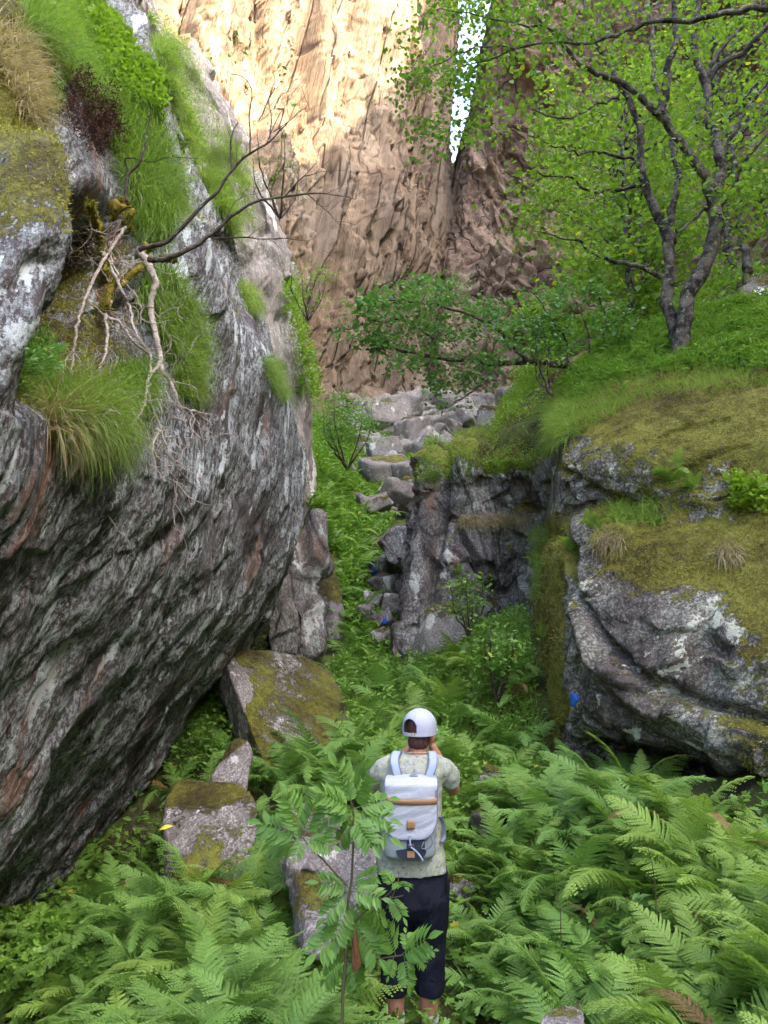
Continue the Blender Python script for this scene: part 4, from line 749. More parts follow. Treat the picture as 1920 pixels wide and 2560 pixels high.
tuft(LK, [(1300, 1400), (1370, 1390), (1360, 1500), (1290, 1500)], 1100, .2, "grass tuft hanging at the far corner between outcrop and giant boulder", 1.6)
tuft(LJ, [(1330, 1330), (1400, 1320), (1420, 1400), (1330, 1420)], 2500, .35, "mixed grass on the shoulder right of the middle outcrop", 1.5)
tuft(LJ, [(1150, 1290), (1330, 1285), (1320, 1310), (1150, 1320)], 1600, .25, "brownish grass line across the upper face of the middle outcrop", 1.7, F_DRY)
# leafy clumps on the left wall
def clump(lab, poly, n, size, label, cat, mat, t=None, up=.1, name="leafy_clump"):
    p, n_ = sample(lab, poly, n); h = RNG.uniform(0, up, (n, 1)); p = p + n_ * h + np.array([0, 0, .4]) * h; o = leaves_mesh(name, p, rd(n) + n_, RNG.uniform(.6, 1.3, n) * size, t or leaf_t(1, .5), mat, origin=p.mean(0)); return tag(o, label, cat)
clump(LB, [qd(330, 60), qd(450, 120), qd(660, 380), qd(700, 560), qd(560, 520), qd(420, 300)], 7000, .05, "bright bilberry bushes along the ridge above the grass slope", "bilberry bush", F_BLUEB, leaf_round(), .2)
clump(LB, [qd(70, 1510), qd(210, 1500), qd(250, 1620), qd(260, 1700), qd(90, 1700)], 1500, .032, "small blue green leafy plant clump low on the left wall", "leafy plant", F_ASPEN, leaf_t(1, .35), .16)
clump(LB, [qd(80, 1650), qd(260, 1650), qd(260, 1740), qd(100, 1730)], 1100, .02, "yellow green moss cushion under the small leafy plant", "moss cushion", F_BLUEB, leaf_simple(.5), .08, "moss_cushion")
clump(LB, [qd(180, 340), qd(230, 360), qd(250, 500), qd(190, 470)], 260, .045, "pale leafy seedling hanging by the dry grass", "seedling", F_ASPEN, leaf_t(1, .5), .1, "seedling")
clump(LB, [qd(220, 400), qd(420, 470), qd(470, 600), qd(420, 700), qd(250, 560)], 5200, .04, "dead brown heather bush in the hollow above the roots", "heather bush", simple("dead heather", (.085, .040, .035), .9, .1, .5, 20), leaf_simple(.16), .28, "heather_bush")
clump(LK, [(1830, 1230), (1920, 1240), (1920, 1290), (1820, 1280)], 420, .055, "leafy seedlings at the right edge of the giant boulder", "seedling", F_BLUEB, leaf_round(), .2, "seedling")
clump(LC, [(770, 1250), (815, 1250), (815, 1400), (770, 1400)], 1600, .10, "leafy ferny clump draping the corner of the grey buttress", "leafy plant", F_BANK, leaf_t(1, .4), .3)
clump(LC, [(690, 720), (760, 720), (790, 1000), (740, 1000)], 2600, .09, "leafy plants growing down the outer edge of the grey buttress", "leafy plant", F_BANK, leaf_t(1, .45), .3)

# moss tufts over the boulder, where the rock carries moss
def moss_tufts(lab, n, thr, label, L=.03, name="moss"):
    V, Nn = SURF[lab]; m = MOSS[lab] + 1.1 * .5 * fbm(V * 3.5, 3) * .6; ok = (m > thr) & (((V - np.array([0, 0, CAMZ])) * Nn).sum(1) < .2); i = np.flatnonzero(ok); u, v = proj(V[i]); i = i[(u > -100) & (u < 2000) & (v > -80)]
    w_ = V[i][:, 1] ** 1.; i = RNG.choice(i, n, p=w_ / w_.sum()); p = V[i] + RNG.normal(0, .014, (n, 3)); g_ = grass_mesh(name, p, Nn[i], L, .6, F_MOSS, .0045, 1.3); stuff(g_, "moss", label)
moss_tufts(LK, 60000, .42, "shaggy brown green moss on the giant boulder")
moss_tufts(LB, 30000, .42, "dark moss on the left rock wall")

p, n_ = gsample([(1080, 980), (1300, 880), (1420, 1000), (1420, 1150), (1050, 1180), (1060, 1100)], 9000, 11, 34); k = pn(p * .9 + 4) > .1; stuff(grass_mesh("moss", p[k] + [0, 0, .22], n_[k], .14, .5, F_MOSS, .012, 1.2), "moss", "yellow moss patches on the terrace above the middle outcrop")
p, n_ = gsample([(880, 1100), (960, 1010), (1130, 1000), (1100, 1200), (1020, 1300), (900, 1330)], 12000, 16, 46); p[:, 2] += RNG.uniform(0, .35, len(p)); k = pn(p * .35 + 2) > -.05; stuff(leaves_mesh("moss", p[k], rd(k.sum()), RNG.uniform(.08, .2, k.sum()), leaf_t(1, .5), F_BLUEB), "undergrowth", "green plants growing between the boulders of the gully")

p, n_ = gsample([(380, 1820), (560, 1650), (690, 1640), (700, 1900), (420, 2010)], 5200, 6, 12, -5, 1); p[:, 2] += RNG.uniform(0, .35, len(p)); stuff(leaves_mesh("undergrowth", p, rd(len(p)), RNG.uniform(.03, .07, len(p)), leaf_t(1, .5), F_HERB), "undergrowth", "leafy herbs in the shaded hollow beside the tilted slab")
for k, (x, y, _) in enumerate(zone([(400, 1800), (560, 1650), (690, 1640), (700, 1900), (420, 2000)], 12, 6.2, 12, .4, 9)): fern_at(x, y, rnd(.6, .9), "fern in the shaded hollow beside the tilted slab", "ferns in the hollow under the slab", n=9)

for k, (u, v, s_) in enumerate([(300, 2420, .95), (430, 2380, 1.0), (560, 2360, 1.0), (680, 2330, .95), (760, 2420, .8), (500, 2500, .95), (640, 2520, .95), (360, 2560, .85), (780, 2560, .75), (250, 2300, .8), (600, 2240, .8), (200, 2560, .7)]):
    q = ground_hit(u, v); fern_at(q[0], q[1], s_, where(q[0], q[1], "large fern standing tall in the lower left, %s", (350, 600), (2250, 2400)), "ferns in the lower left", n=13, meshes=FRL if k % 3 == 2 else FR)

for x, y, s_ in ((-.58, 3.7, 1.0), (-.8, 3.95, 1.05), (-.95, 3.6, .95), (-.42, 3.35, .7), (-1.3, 4.4, .9)): fern_at(x, y, s_, "fern in front of the pale lichen covered rock beside the rowan sapling", "ferns in the lower left", n=13)
for x, y, s_ in ((.95, 5.6, .8), (.6, 5.9, .75), (.3, 6.3, .8), (1.3, 6.2, .9), (-.2, 6.0, .8), (-.6, 6.6, .9), (.0, 7.2, .9), (.8, 7.4, .9)): fern_at(x, y, s_, where(x, y, "lush fern just behind the person, %s", (960, 1150), (1850, 1990)), "ferns on the bank behind the person", n=11, meshes=FRL if x > .5 else FR)
for (lab, u, v, s_, l) in ((LK, 1350, 1420, .45, "fern on the mossy flank of the giant boulder, upper one"), (LK, 1365, 1600, .4, "fern on the mossy flank of the giant boulder, lower one"), (LK, 1560, 985, .3, "small fern in the grass of the giant boulder's crown"), (LK, 1760, 900, .32, "small fern on the crown below the birch"), (LJ, 1240, 1170, .4, "fern on top of the middle outcrop")):
    p, n_ = on_surf(lab, u, v); fern(p + n_ * .01, s_, l, None, n=7, meshes=FRL)

for x, y, s_ in ((-.52, 3.9, 1.15), (-.66, 3.6, 1.1), (-.5, 3.5, .9)): fern_at(x, y, s_, "tall fern right in front of the lichen covered rock by the rowan stem", "ferns in the lower left", n=13)
clump(LB, [qd(120, 30), qd(420, 60), qd(620, 330), qd(700, 560), qd(740, 700), qd(760, 900), qd(740, 1060), qd(640, 1060), qd(560, 760), qd(330, 400), qd(200, 250)], 2600, .035, "small leafy herbs growing all through the upper left grass slope", "herbs", F_BANK, leaf_t(1, .45), .22)
clump(LB, [qd(650, 1130), qd(760, 1200), qd(860, 1480), qd(820, 1700), qd(700, 1500), qd(590, 1300)], 700, .028, "tiny leafy herbs in the grass patch right of the roots", "herbs", F_BANK, leaf_t(1, .45), .16)
clump(LB, [qd(640, 60), qd(700, 80), qd(800, 420), qd(930, 650), qd(1080, 900), qd(1110, 1080), qd(1000, 1020), qd(880, 800), qd(780, 560)], 1900, .04, "small leafy herbs in the grass strip along the wall's edge", "herbs", F_BLUEB, leaf_t(1, .45), .18)
# ================================================================== trees
def TR(L, Y, f=None):
    """traced picture points -> place; Y a number or a pair (start, end)"""
    L = [f(*p) if f else p for p in L]; n = len(L); Ys = np.linspace(Y[0], Y[1], n) if isinstance(Y, tuple) else np.full(n, Y)
    return np.array([P(u, v, y) for (u, v), y in zip(L, Ys)])
def dens(pts, step=.12, wob=.012, seed=0):
    pts = np.asarray(pts); Ld = np.concatenate([[0], np.cumsum(np.linalg.norm(np.diff(pts, axis=0), axis=1))]); n = max(4, int(Ld[-1] / step) + 1)
    c = cr(pts, max(n, len(pts))); k = np.arange(len(c)) * .6 + seed * 9.1; w_ = np.stack([pn(np.stack([k, k * 0 + s_, k * 0 + seed], -1)) for s_ in (1.3, 5.7, 9.9)], -1); w_[0] = 0
    return c + w_ * wob * 2
def q2(x, y): return (960 + x * .5787, y * .5787)
class Tree:
    def __init__(s): s.wood = Acc(); s.nodes = []; s.rad = []; s.lp = []; s.ld = []; s.twig = Acc()
    def limb(s, pts, r0, r1, n=9, wob=.012, seed=0, acc=None):
        c = dens(pts, .1, wob, seed); r = np.linspace(r0, r1, len(c)); r = r * (1 + .05 * np.sin(np.arange(len(c)) * 1.1 + seed)); V, F = tube(c, r, n); (acc or s.wood).add(V, F)
        s.nodes.append(c); s.rad.append(r); return s
    def fill(s, targets, nleaf=12, spread=.14, droop=.15, r=.006, lw=.5, minn=0, wob=.05, hang=.3):
        nodes = np.concatenate(s.nodes)[minn:]; rg = RNG
        dmin = np.array([np.min(((nodes - t) ** 2).sum(1)) for t in targets]); targets = targets[np.argsort(dmin)]
        buf = nodes; 
        for t in targets:
            d = ((buf - t) ** 2).sum(1); k = np.argmin(d); a = buf[k]; D = math.sqrt(d[k]) + 1e-6
            m = a + (t - a) * .5 + rg.normal(0, 1, 3) * wob * D + np.array([0, 0, droop * D]); ks = np.linspace(0, 1, 6)[:, None]
            c = (1 - ks) ** 2 * a + 2 * ks * (1 - ks) * m + ks ** 2 * t; c[1:-1] += rg.normal(0, .012, (4, 3)) * min(1, D)
            V, F = tube(c, np.linspace(r * (.5 + min(1.2, D * .7)), r * .25, 6), 3); s.twig.add(V, F); buf = np.concatenate([buf, c[1:]])
            n = max(1, int(nleaf * rg.uniform(.5, 1.4))); b = rg.uniform(.25, 1.0, n); i = np.minimum((b * 5).astype(int), 4); q = c[i] + (c[i + 1] - c[i]) * (b * 5 - i)[:, None]
            s.lp.append(q + rg.normal(0, spread, (n, 3)) * np.array([1, 1, .5])); dd = rg.normal(0, 1, (n, 3)); dd[:, 2] = dd[:, 2] * .35 - hang; s.ld.append(dd)
        return s
    def build(s, name, label, cat, bark_, leafm, size, tmpl, group=None, trunkname="trunk"):
        b = s.nodes[0][0]; e = empty(name, b, label, cat, group)
        s.wood.build(trunkname, bark_, e)
        if s.twig.n: s.twig.build("twigs", TWIG, e)["kind"] = "stuff"
        p = np.concatenate(s.lp); d = np.concatenate(s.ld); leaves_mesh("crown", p, d, RNG.uniform(.65, 1.25, len(p)) * size, tmpl, leafm, e); return e
def cloud(poly, n, Y0, Y1):
    poly_ = np.array(poly); out = []
    while len(out) < n:
        u = RNG.uniform(poly_[:, 0].min(), poly_[:, 0].max(), 400); v = RNG.uniform(poly_[:, 1].min(), poly_[:, 1].max(), 400); Y = RNG.uniform(Y0, Y1, 400); ok = inpoly(u, v, poly)
        p = P(u, v, Y)[ok]; cl_ = pn(p * 1.6); out += list(p[cl_ > -.12])
    return np.array(out[:n])
# ---- the big birch
b = Tree(); YB = 8.9
b.limb(TR([(1290, 1620), (1270, 1500), (1250, 1400), (1215, 1280), (1240, 1150), (1215, 1000), (1170, 900), (1120, 780), (1105, 650), (1110, 560), (1060, 430), (1000, 330), (940, 230), (880, 100), (860, -60)], (YB, YB + .2), q2), .085, .022, 12, .018, 1)
b.limb(TR([(1270, 1620), (1278, 1500), (1300, 1380), (1320, 1270), (1380, 1170), (1420, 1050), (1440, 950), (1420, 850), (1400, 780)], (YB - .05, YB - .3), q2), .10, .078, 12, .018, 2)
b.limb(TR([(1405, 800), (1380, 750), (1300, 650), (1240, 550), (1180, 490), (1100, 410), (1000, 350), (900, 310), (820, 250), (760, 180), (710, 115), (640, 60)], (YB - .3, YB - 1.), q2), .060, .014, 10, .018, 3)
b.limb(TR([(1195, 490), (1215, 400), (1220, 300), (1250, 200), (1265, 100), (1240, -60)], (YB - .5, YB - .7), q2), .055, .03, 8, .02, 4)
b.limb(TR([(1420, 880), (1450, 780), (1450, 700), (1430, 600), (1405, 500), (1395, 380), (1360, 300), (1340, 200), (1350, 100), (1365, -80)], (YB - .25, YB), q2), .066, .036, 10, .018, 5)
b.limb(TR([(1395, 370), (1450, 280), (1560, 220), (1659, 110), (1780, 0)], (YB, YB - .4), q2), .045, .02, 7, .02, 6)
b.limb(TR([(1390, 330), (1470, 190), (1580, 90), (1640, 0), (1700, -100)], (YB, YB + .4), q2), .03, .015, 6, .02, 7)
b.limb(TR([(1245, 1050), (1240, 950), (1270, 780), (1250, 650), (1230, 540), (1180, 400), (1165, 300), (1160, 150), (1140, 0)], (YB + .3, YB + 1.), q2), .05, .022, 8, .02, 8)
b.limb(TR([(1200, 1200), (1100, 1150), (1000, 1130), (900, 1090), (830, 1040), (760, 1030), (640, 990)], (YB, YB - .6), q2), .032, .006, 6, .03, 9)
b.limb(TR([(1110, 800), (980, 820), (900, 830), (820, 780), (740, 760), (640, 740)], (YB, YB - .8), q2), .026, .006, 6, .03, 10)
b.limb(TR([(1010, 420), (920, 450), (830, 500), (740, 510), (640, 470)], (YB - .6, YB - 1.2), q2), .024, .006, 6, .03, 11)
b.limb(TR([(1080, 690), (970, 660), (850, 660), (760, 640), (650, 600)], (YB, YB - .9), q2), .02, .005, 6, .03, 12)
b.limb(TR([(1435, 920), (1360, 920), (1280, 1000), (1210, 960), (1120, 970)], (YB, YB - .5), q2), .024, .006, 6, .03, 13)
b.limb(TR([(1440, 900), (1520, 800), (1560, 700), (1640, 600), (1720, 520)], (YB, YB - .5), q2), .03, .01, 6, .03, 14)
b.limb(TR([(1440, 760), (1480, 640), (1540, 520), (1600, 420), (1700, 300)], (YB, YB - .2), q2), .035, .012, 6, .03, 15)
mn = 0
T1 = np.concatenate([cloud([(1080, -60), (1500, -60), (1560, 150), (1500, 420), (1300, 430), (1190, 380), (1060, 330), (1020, 120)], 250, 7.3, 9.2), cloud([(1450, -60), (1960, -60), (1980, 420), (1800, 520), (1500, 400)], 240, 7.8, 9.8),
    cloud([(1240, 420), (1560, 420), (1640, 560), (1560, 700), (1330, 680), (1250, 560)], 90, 7.8, 9.), cloud([(1750, 400), (1950, 400), (1960, 600), (1800, 620)], 50, 8, 9.)])
b.fill(T1, 9, .12, .1, .0045, hang=.5)
b.build("birch_tree", "old birch with several dark and pale stems on the mossy mound at the right", "birch tree", BARK, F_BIRCH, .060, leaf_round())
# long branch entering from the right at the top, its sprays hang over the sky
b = Tree(); b.limb(TR([(1820, 10), (1659, 35), (1500, 50), (1350, 80), (1200, 95), (1080, 115), (980, 160), (850, 190), (700, 190), (560, 210), (440, 265), (330, 280)], (6.2, 6.9), q2), .032, .005, 7, .02, 21)
b.limb(TR([(850, 190), (700, 120), (560, 100), (400, 60), (260, 40), (150, 60)], (6.6, 7), q2), .012, .003, 5, .02, 22)
b.limb(TR([(560, 210), (400, 200), (280, 260), (180, 300), (90, 420)], (6.8, 7), q2), .010, .003, 5, .02, 23)
b.fill(np.concatenate([cloud([(1010, -40), (1240, -40), (1250, 180), (1190, 300), (1060, 420), (1030, 330), (990, 320), (985, 120)], 120, 6.5, 7.2), cloud([(1200, -40), (1700, -40), (1600, 90), (1200, 150)], 60, 6.3, 7.)]), 11, .10, .06, .003, hang=.5)
b.build("birch_tree", "leafy birch bough reaching in from the right across the top, over the strip of sky", "birch bough", BARK, F_BIRCH, .046, leaf_round(), trunkname="branch")
# ---- leaning aspen, low over the gully
b = Tree(); YA = 10.2
b.limb(TR([(1070, 1600), (1040, 1580), (950, 1590), (850, 1580), (700, 1570), (600, 1560), (450, 1570), (300, 1550), (150, 1530), (20, 1500), (-60, 1510)], (YA + .4, YA - .3), q2), .075, .012, 8, .03, 31)
b.limb(TR([(620, 1560), (520, 1450), (420, 1380), (260, 1330), (120, 1300), (0, 1290)], (YA, YA - .6), q2), .03, .008, 6, .04, 32)
b.limb(TR([(500, 1560), (440, 1640), (380, 1700), (300, 1740), (240, 1790)], (YA, YA - .5), q2), .02, .006, 6, .04, 33)
b.limb(TR([(250, 1545), (180, 1440), (60, 1380), (-60, 1400), (-200, 1420), (-220, 1430)], (YA, YA - .5), q2), .02, .006, 6, .04, 34)
for k, L in enumerate([[(960, 1570), (950, 1450), (965, 1370), (930, 1280), (880, 1200)], [(880, 1570), (885, 1460), (850, 1360), (830, 1300)], [(800, 1570), (790, 1470), (720, 1380), (660, 1290), (600, 1230)], [(1010, 1570), (1060, 1480), (1080, 1400), (1120, 1330)], [(740, 1570), (690, 1480), (640, 1420), (560, 1340)]]): b.limb(TR(L, YA + .1, q2), .018, .006, 5, .03, 40 + k)
b.fill(np.concatenate([cloud([(850, 790), (900, 740), (960, 690), (1120, 690), (1250, 760), (1320, 820), (1260, 960), (1180, 1000), (1100, 1020), (1060, 950), (960, 930), (900, 860)], 300, 9.2, 10.8), cloud([(1290, 740), (1460, 690), (1600, 780), (1560, 880), (1330, 880)], 130, 9.8, 10.8), cloud([(840, 790), (940, 740), (960, 860), (900, 900)], 30, 9.4, 10)]), 13, .10, .06, .004, hang=.25)
b.build("aspen_tree", "low leaning tree with dark round leaves stretched out over the gully", "leaning tree", BARKD, F_ASPEN, .060, leaf_round())
# ---- young trees beyond, up the right slope
WT = [(4.6, 13.2, 6.0, "slim bright green tree just behind the fork of the birch"), (6.9, 13.8, 6.5, "leafy tree at the right edge beyond the birch"), (4.4, 13.0, 3.6, "light green young tree left of the birch trunks"), (5.6, 17, 7.5, "tall light green tree filling the space above the birch fork"),
      (8.3, 17.5, 8, "bright tree far right beyond the birch crown"), (6.6, 19.5, 7.0, "thin tree on the slope in front of the reddish cliff"), (7.2, 21.5, 9., "large tree high on the slope behind the birch"), (10.6, 22, 9.5, "farthest tree at the upper right"), (8.6, 26, 8, "small crowned tree below the reddish cliff"), (9.6, 27, 10, "hazy green tree at the top right, near the cliff"), (3.3, 15.5, 1.9, "bushy sapling above the leaning tree"), (5.2, 14.4, 3.0, "low bush behind the birch base")]
for k, (x, y, h, lab) in enumerate(WT):
    z = float(gz(x, y)) - .1; b = Tree(); r = random.Random(k + 50); lean = r.uniform(-.12, .08)
    top = np.array([x + lean * h, y, z + h * .92]); base = np.array([x, y, z]); mid = (top + base) / 2 + np.array([r.uniform(-.3, .3), r.uniform(-.3, .3), 0]) * h * .12
    b.limb([base, base * .6 + mid * .4, mid, mid * .4 + top * .6, top], .012 * h + .02, .02, 8, .04, 60 + k)
    for j in range(7):
        f = r.uniform(.3, .85); a_ = base + (top - base) * f; an = r.uniform(0, 6.28); L_ = h * .28 * (1.25 - f); e_ = a_ + np.array([math.cos(an) * L_, math.sin(an) * L_, L_ * .8]); b.limb([a_, (a_ + e_) / 2 + np.array([0, 0, .1]), e_], .006 * h, .01, 5, .04, 80 + k * 9 + j)
    n = int(60 + h * 20); d = RNG.normal(0, 1, (n, 3)); d /= np.linalg.norm(d, axis=1)[:, None]; rr = RNG.uniform(.25, 1, n) ** .5; t = np.array([x + lean * h * .6, y, z + h * .58]) + d * rr[:, None] * np.array([.34, .34, .44]) * h
    t = t[(pn(t * .9 + k) > -.22) & (t[:, 2] > gz(t[:, 0], t[:, 1]) + .2)]
    b.fill(t, 15, .16, .08, .006, hang=.4); b.build("young_tree", lab, "tree", BARK, F_WOOD, .105, leaf_round(), "trees on the slope behind the birch")
# light undergrowth of the slope
p, n_ = gsample([(1180, 700), (1990, 500), (1990, 900), (1500, 960), (1180, 1000)], 34000, 11.5, 34, 1, 18); p[:, 2] += RNG.uniform(0, .7, len(p)) ** 1.5
stuff(leaves_mesh("slope_greenery", p, rd(len(p)), RNG.uniform(.06, .15, len(p)), leaf_t(1, .5), F_BANK), "undergrowth", "green undergrowth on the slope among the trees")
# ---- shrub (little rowan) in the gully and thin bushes
def bush(u, v, Y, h, w_, n, label, mat, size, tm, name="shrub", stems=5, nl=14, sp=.12, zb=None):
    base = P(u, v, Y); b = Tree(); r = random.Random(int(u + v))
    for j in range(stems):
        an = r.uniform(0, 6.28); e_ = base + np.array([math.cos(an) * w_ * .35, math.sin(an) * w_ * .35, h * r.uniform(.6, .95)]); b.limb([base, (base + e_) / 2 + np.array([math.cos(an), math.sin(an), 0]) * w_ * .12, e_], .012 * h + .004, .005, 5, .02, j + int(u))
    d = RNG.normal(0, 1, (n, 3)); d /= np.linalg.norm(d, axis=1)[:, None]; t = base + np.array([0, 0, h * .58]) + d * RNG.uniform(.3, 1, (n, 1)) * np.array([w_ * .5, w_ * .5, h * .45])
    b.fill(t, nl, sp, .08, .004, hang=.2); return b.build(name, label, "shrub", BARKD, mat, size, tm)
bush(868, 1175, 21, 2.3, 2.0, 130, "small rowan bush with bluish green leaves in front of the boulder field", F_ASPEN, .13, leaf_t(1, .3), nl=16, sp=.2)
bush(700, 545, 12.5, 1.6, 1.4, 60, "thin airy bush on the wall edge against the sunlit cliff", F_BANK, .055, leaf_simple(.35), nl=7, sp=.12)
bush(1170, 1590, 9.6, .8, .6, 50, "leafy herb bush in front of the middle outcrop", F_HERB, .06, leaf_t(1, .5), nl=14, sp=.08)
bush(1240, 1750, 8.2, .85, .7, 60, "broad leaved herb beside the giant boulder's left side", F_HERB, .07, leaf_t(1, .5), nl=14, sp=.08)
bush(1380, 990, 9.5, 1.0, .7, 22, "sapling with thin twigs on the mossy rim left of the giant boulder", F_BANK, .05, leaf_round(), nl=6, sp=.08)
bush(770, 800, 14, 1.3, 1.0, 40, "seedling tree leaning out of the buttress edge", F_BANK, .08, leaf_t(1, .4), nl=9, sp=.12)
# ================================================================== roots and bare branches on the left wall
def q1(x, y): return (x * .5787, y * .5787)
def wallY(u, v):
    V, Nn = SURF[LB]; pu, pv = proj(V); ok = ((pu - u) ** 2 + (pv - v) ** 2) < 350
    return V[ok][:, 1].min() if ok.any() else 4.6
root_e = empty("dead_shrub", P(345, 660, wallY(345, 660) - .1), "dead leafless shrub with bare branches and a tangle of bleached roots on the left wall", "dead shrub")
def wpath(L, off0, off1, seed):
    L = [q1(*p) for p in L]; n = len(L); out = []
    for i, (u, v) in enumerate(L): out.append(P(u, v, wallY(u, v) - .06 - (off0 + (off1 - off0) * i / (n - 1))))
    return dens(np.array(out), .035, .008, seed)
def addtube(name, c, r0, r1, mat, n=6, par=root_e):
    A_ = Acc(); V, F = tube(c, np.linspace(r0, r1, len(c)), n); A_.add(V, F); return A_, c
RT = [([(390, 880), (410, 960), (430, 1040), (450, 1100), (460, 1180)], .05, .05, .026, .018, 1), ([(600, 1080), (640, 1140), (670, 1220), (650, 1330), (670, 1430), (690, 1530), (700, 1600), (740, 1650), (770, 1750), (830, 1775), (905, 1792)], .12, .05, .030, .006, 0),
      ([(540, 980), (500, 1050), (440, 1140), (380, 1260), (340, 1380), (320, 1500), (280, 1570), (270, 1700)], .22, .08, .014, .005, 0), ([(480, 1300), (460, 1360), (460, 1480), (430, 1610), (380, 1670), (330, 1740)], .1, .05, .012, .006, 0),
      ([(440, 1090), (470, 1130), (520, 1240), (560, 1330), (590, 1450), (650, 1540), (640, 1680), (690, 1840), (740, 1980), (830, 2100)], .12, .05, .013, .004, 0), ([(610, 1150), (540, 1200), (480, 1240), (460, 1310), (430, 1350)], .08, .05, .024, .018, 1),
      ([(430, 1350), (520, 1400), (580, 1480), (690, 1560)], .06, .06, .012, .008, 0), ([(700, 1560), (640, 1640), (620, 1760), (560, 1860)], .07, .04, .013, .004, 0), ([(690, 1860), (660, 1940), (670, 2010)], .06, .03, .008, .003, 0), ([(310, 1860), (290, 1930), (340, 2000), (310, 2065)], .06, .03, .009, .003, 0), ([(320, 1500), (310, 1620), (330, 1720), (380, 1800)], .1, .05, .008, .003, 0), ([(480, 1050), (480, 1120), (520, 1200), (600, 1300), (610, 1400)], .14, .06, .009, .004, 0)]
rn = []
for k, (L, o0, o1, r0, r1, mo) in enumerate(RT):
    c = wpath(L, o0, o1, k); A_, c = addtube("root", c, r0 * 1.1, r1 * 1.3, ROOTM); ro = A_.build("root", MOSSM if mo else ROOTM, root_e); rn.append(c)
    if mo:
        i_ = RNG.integers(0, len(c), 3000); p = c[i_] + RNG.normal(0, r0 * .6, (3000, 3)); d = p - c[i_]; fz = grass_mesh('moss_fuzz', p, d / np.linalg.norm(d, axis=1)[:, None], .03, .5, F_MOSS, .003, 1., ro); fz.location = (0, 0, 0)
allr = np.concatenate(rn); A_ = Acc(); rr = np.random.default_rng(5)
for k in range(330):
    a_ = allr[rr.integers(len(allr))]; L_ = rr.uniform(.12, .5); d = rr.normal(0, 1, 3) * np.array([1.2, .15, .8]) + np.array([.1, -.1, -.55]); d /= np.linalg.norm(d); c = [a_]
    for j in range(9): d = d + rr.normal(0, .38, 3) * np.array([1, .5, 1]) + np.array([0, 0, -.12]); d /= np.linalg.norm(d); c.append(c[-1] + d * L_ / 9)
    c = np.array(c); V, F = tube(c, np.linspace(rr.uniform(.0025, .006), .0012, len(c)), 4); A_.add(V, F); allr = np.concatenate([allr, c[3:]])
A_.build("rootlets", ROOTM, root_e)["kind"] = "stuff"
BR = [([(600, 1080), (640, 1065), (690, 1060), (760, 1010), (850, 910), (940, 830), (1000, 740), (1080, 660), (1150, 625), (1200, 575), (1255, 520)], 4.35, 4.3, .016, .003), ([(1000, 740), (997, 680), (995, 620), (1010, 560), (1030, 530)], 4.3, 4.3, .006, .002), ([(1080, 660), (1082, 580), (1078, 480), (1088, 410), (1060, 340), (1000, 320)], 4.3, 4.35, .006, .002), ([(1165, 600), (1172, 520), (1160, 440), (1190, 380), (1180, 300)], 4.3, 4.3, .005, .0015),
      ([(640, 1120), (690, 1125), (740, 1110), (800, 1085), (880, 1040), (940, 990), (1000, 930), (1100, 875), (1230, 850), (1330, 835), (1430, 840), (1535, 862)], 4.3, 4.2, .018, .002), ([(930, 1030), (1030, 1025), (1130, 1030), (1240, 1030), (1335, 1043)], 4.25, 4.2, .005, .0015), ([(1230, 850), (1270, 800), (1300, 770), (1340, 755), (1390, 738)], 4.2, 4.2, .005, .0015), ([(1330, 840), (1400, 900), (1450, 950), (1510, 1030)], 4.2, 4.2, .003, .001), ([(960, 980), (1010, 880), (1050, 850), (1100, 840)], 4.25, 4.2, .003, .001),
      ([(548, 870), (548, 800), (555, 750), (600, 700), (630, 620), (640, 530), (660, 450)], 4.4, 4.35, .012, .003), ([(555, 750), (540, 700), (560, 680), (650, 700), (740, 675), (860, 690)], 4.4, 4.3, .005, .0015), ([(1150, 625), (1200, 500), (1240, 450), (1250, 380)], 4.3, 4.3, .003, .001), ([(1180, 570), (1260, 520), (1300, 480), (1340, 470)], 4.3, 4.3, .003, .001)]
tips = []
for k, (L, y0, y1, r0, r1) in enumerate(BR):
    c = dens(TR(L, (y0, y1), q1), .05, .006, 30 + k); A_ = Acc(); V, F = tube(c, np.linspace(r0, r1, len(c)), 6); A_.add(V, F)
    for j in range(5):
        a_ = c[rr.integers(len(c) // 3, len(c))]; d = (c[-1] - c[0]) / np.linalg.norm(c[-1] - c[0]) + rr.normal(0, .5, 3) + np.array([0, 0, .3]); q = [a_]
        for i in range(6): d = d + rr.normal(0, .3, 3); q.append(q[-1] + d / np.linalg.norm(d) * .028)
        V, F = tube(np.array(q), np.linspace(.0018, .0008, 7), 3); A_.add(V, F)
    A_.build("branch", TWIG, root_e); tips.append(c)
lp = np.concatenate([TR([(1000, 190), (1050, 200), (1140, 220), (980, 240), (1060, 230), (1170, 330), (1240, 300), (1200, 340), (1260, 460), (915, 230), (1010, 260), (1030, 170)], 4.3, q1) + RNG.normal(0, .012, (12, 3)) for _ in range(2)])
leaves_mesh("last_leaves", lp, rd(len(lp), .6), RNG.uniform(.03, .05, len(lp)), leaf_t(1, .4), F_ASPEN, root_e)
def moss_lump(u, v, su, sv, Y, label):
    c = P(u, v, Y); V, F, D = hull_V(c + RNG.normal(0, 1, (14, 3)) * np.array([su, 14, sv]) * .55 * Y / FPX, 4, .02, .03, 14, int(u), .15)
    A_ = Acc(); A_.add(V, F); o = A_.build("moss_clump", MOSSM, root_e); p = V[RNG.integers(0, len(V), 2600)]; d = p - c; grass_mesh("moss_fuzz", p, d / np.linalg.norm(d, axis=1)[:, None], .035, .4, F_MOSS, .003, 1., o); return o
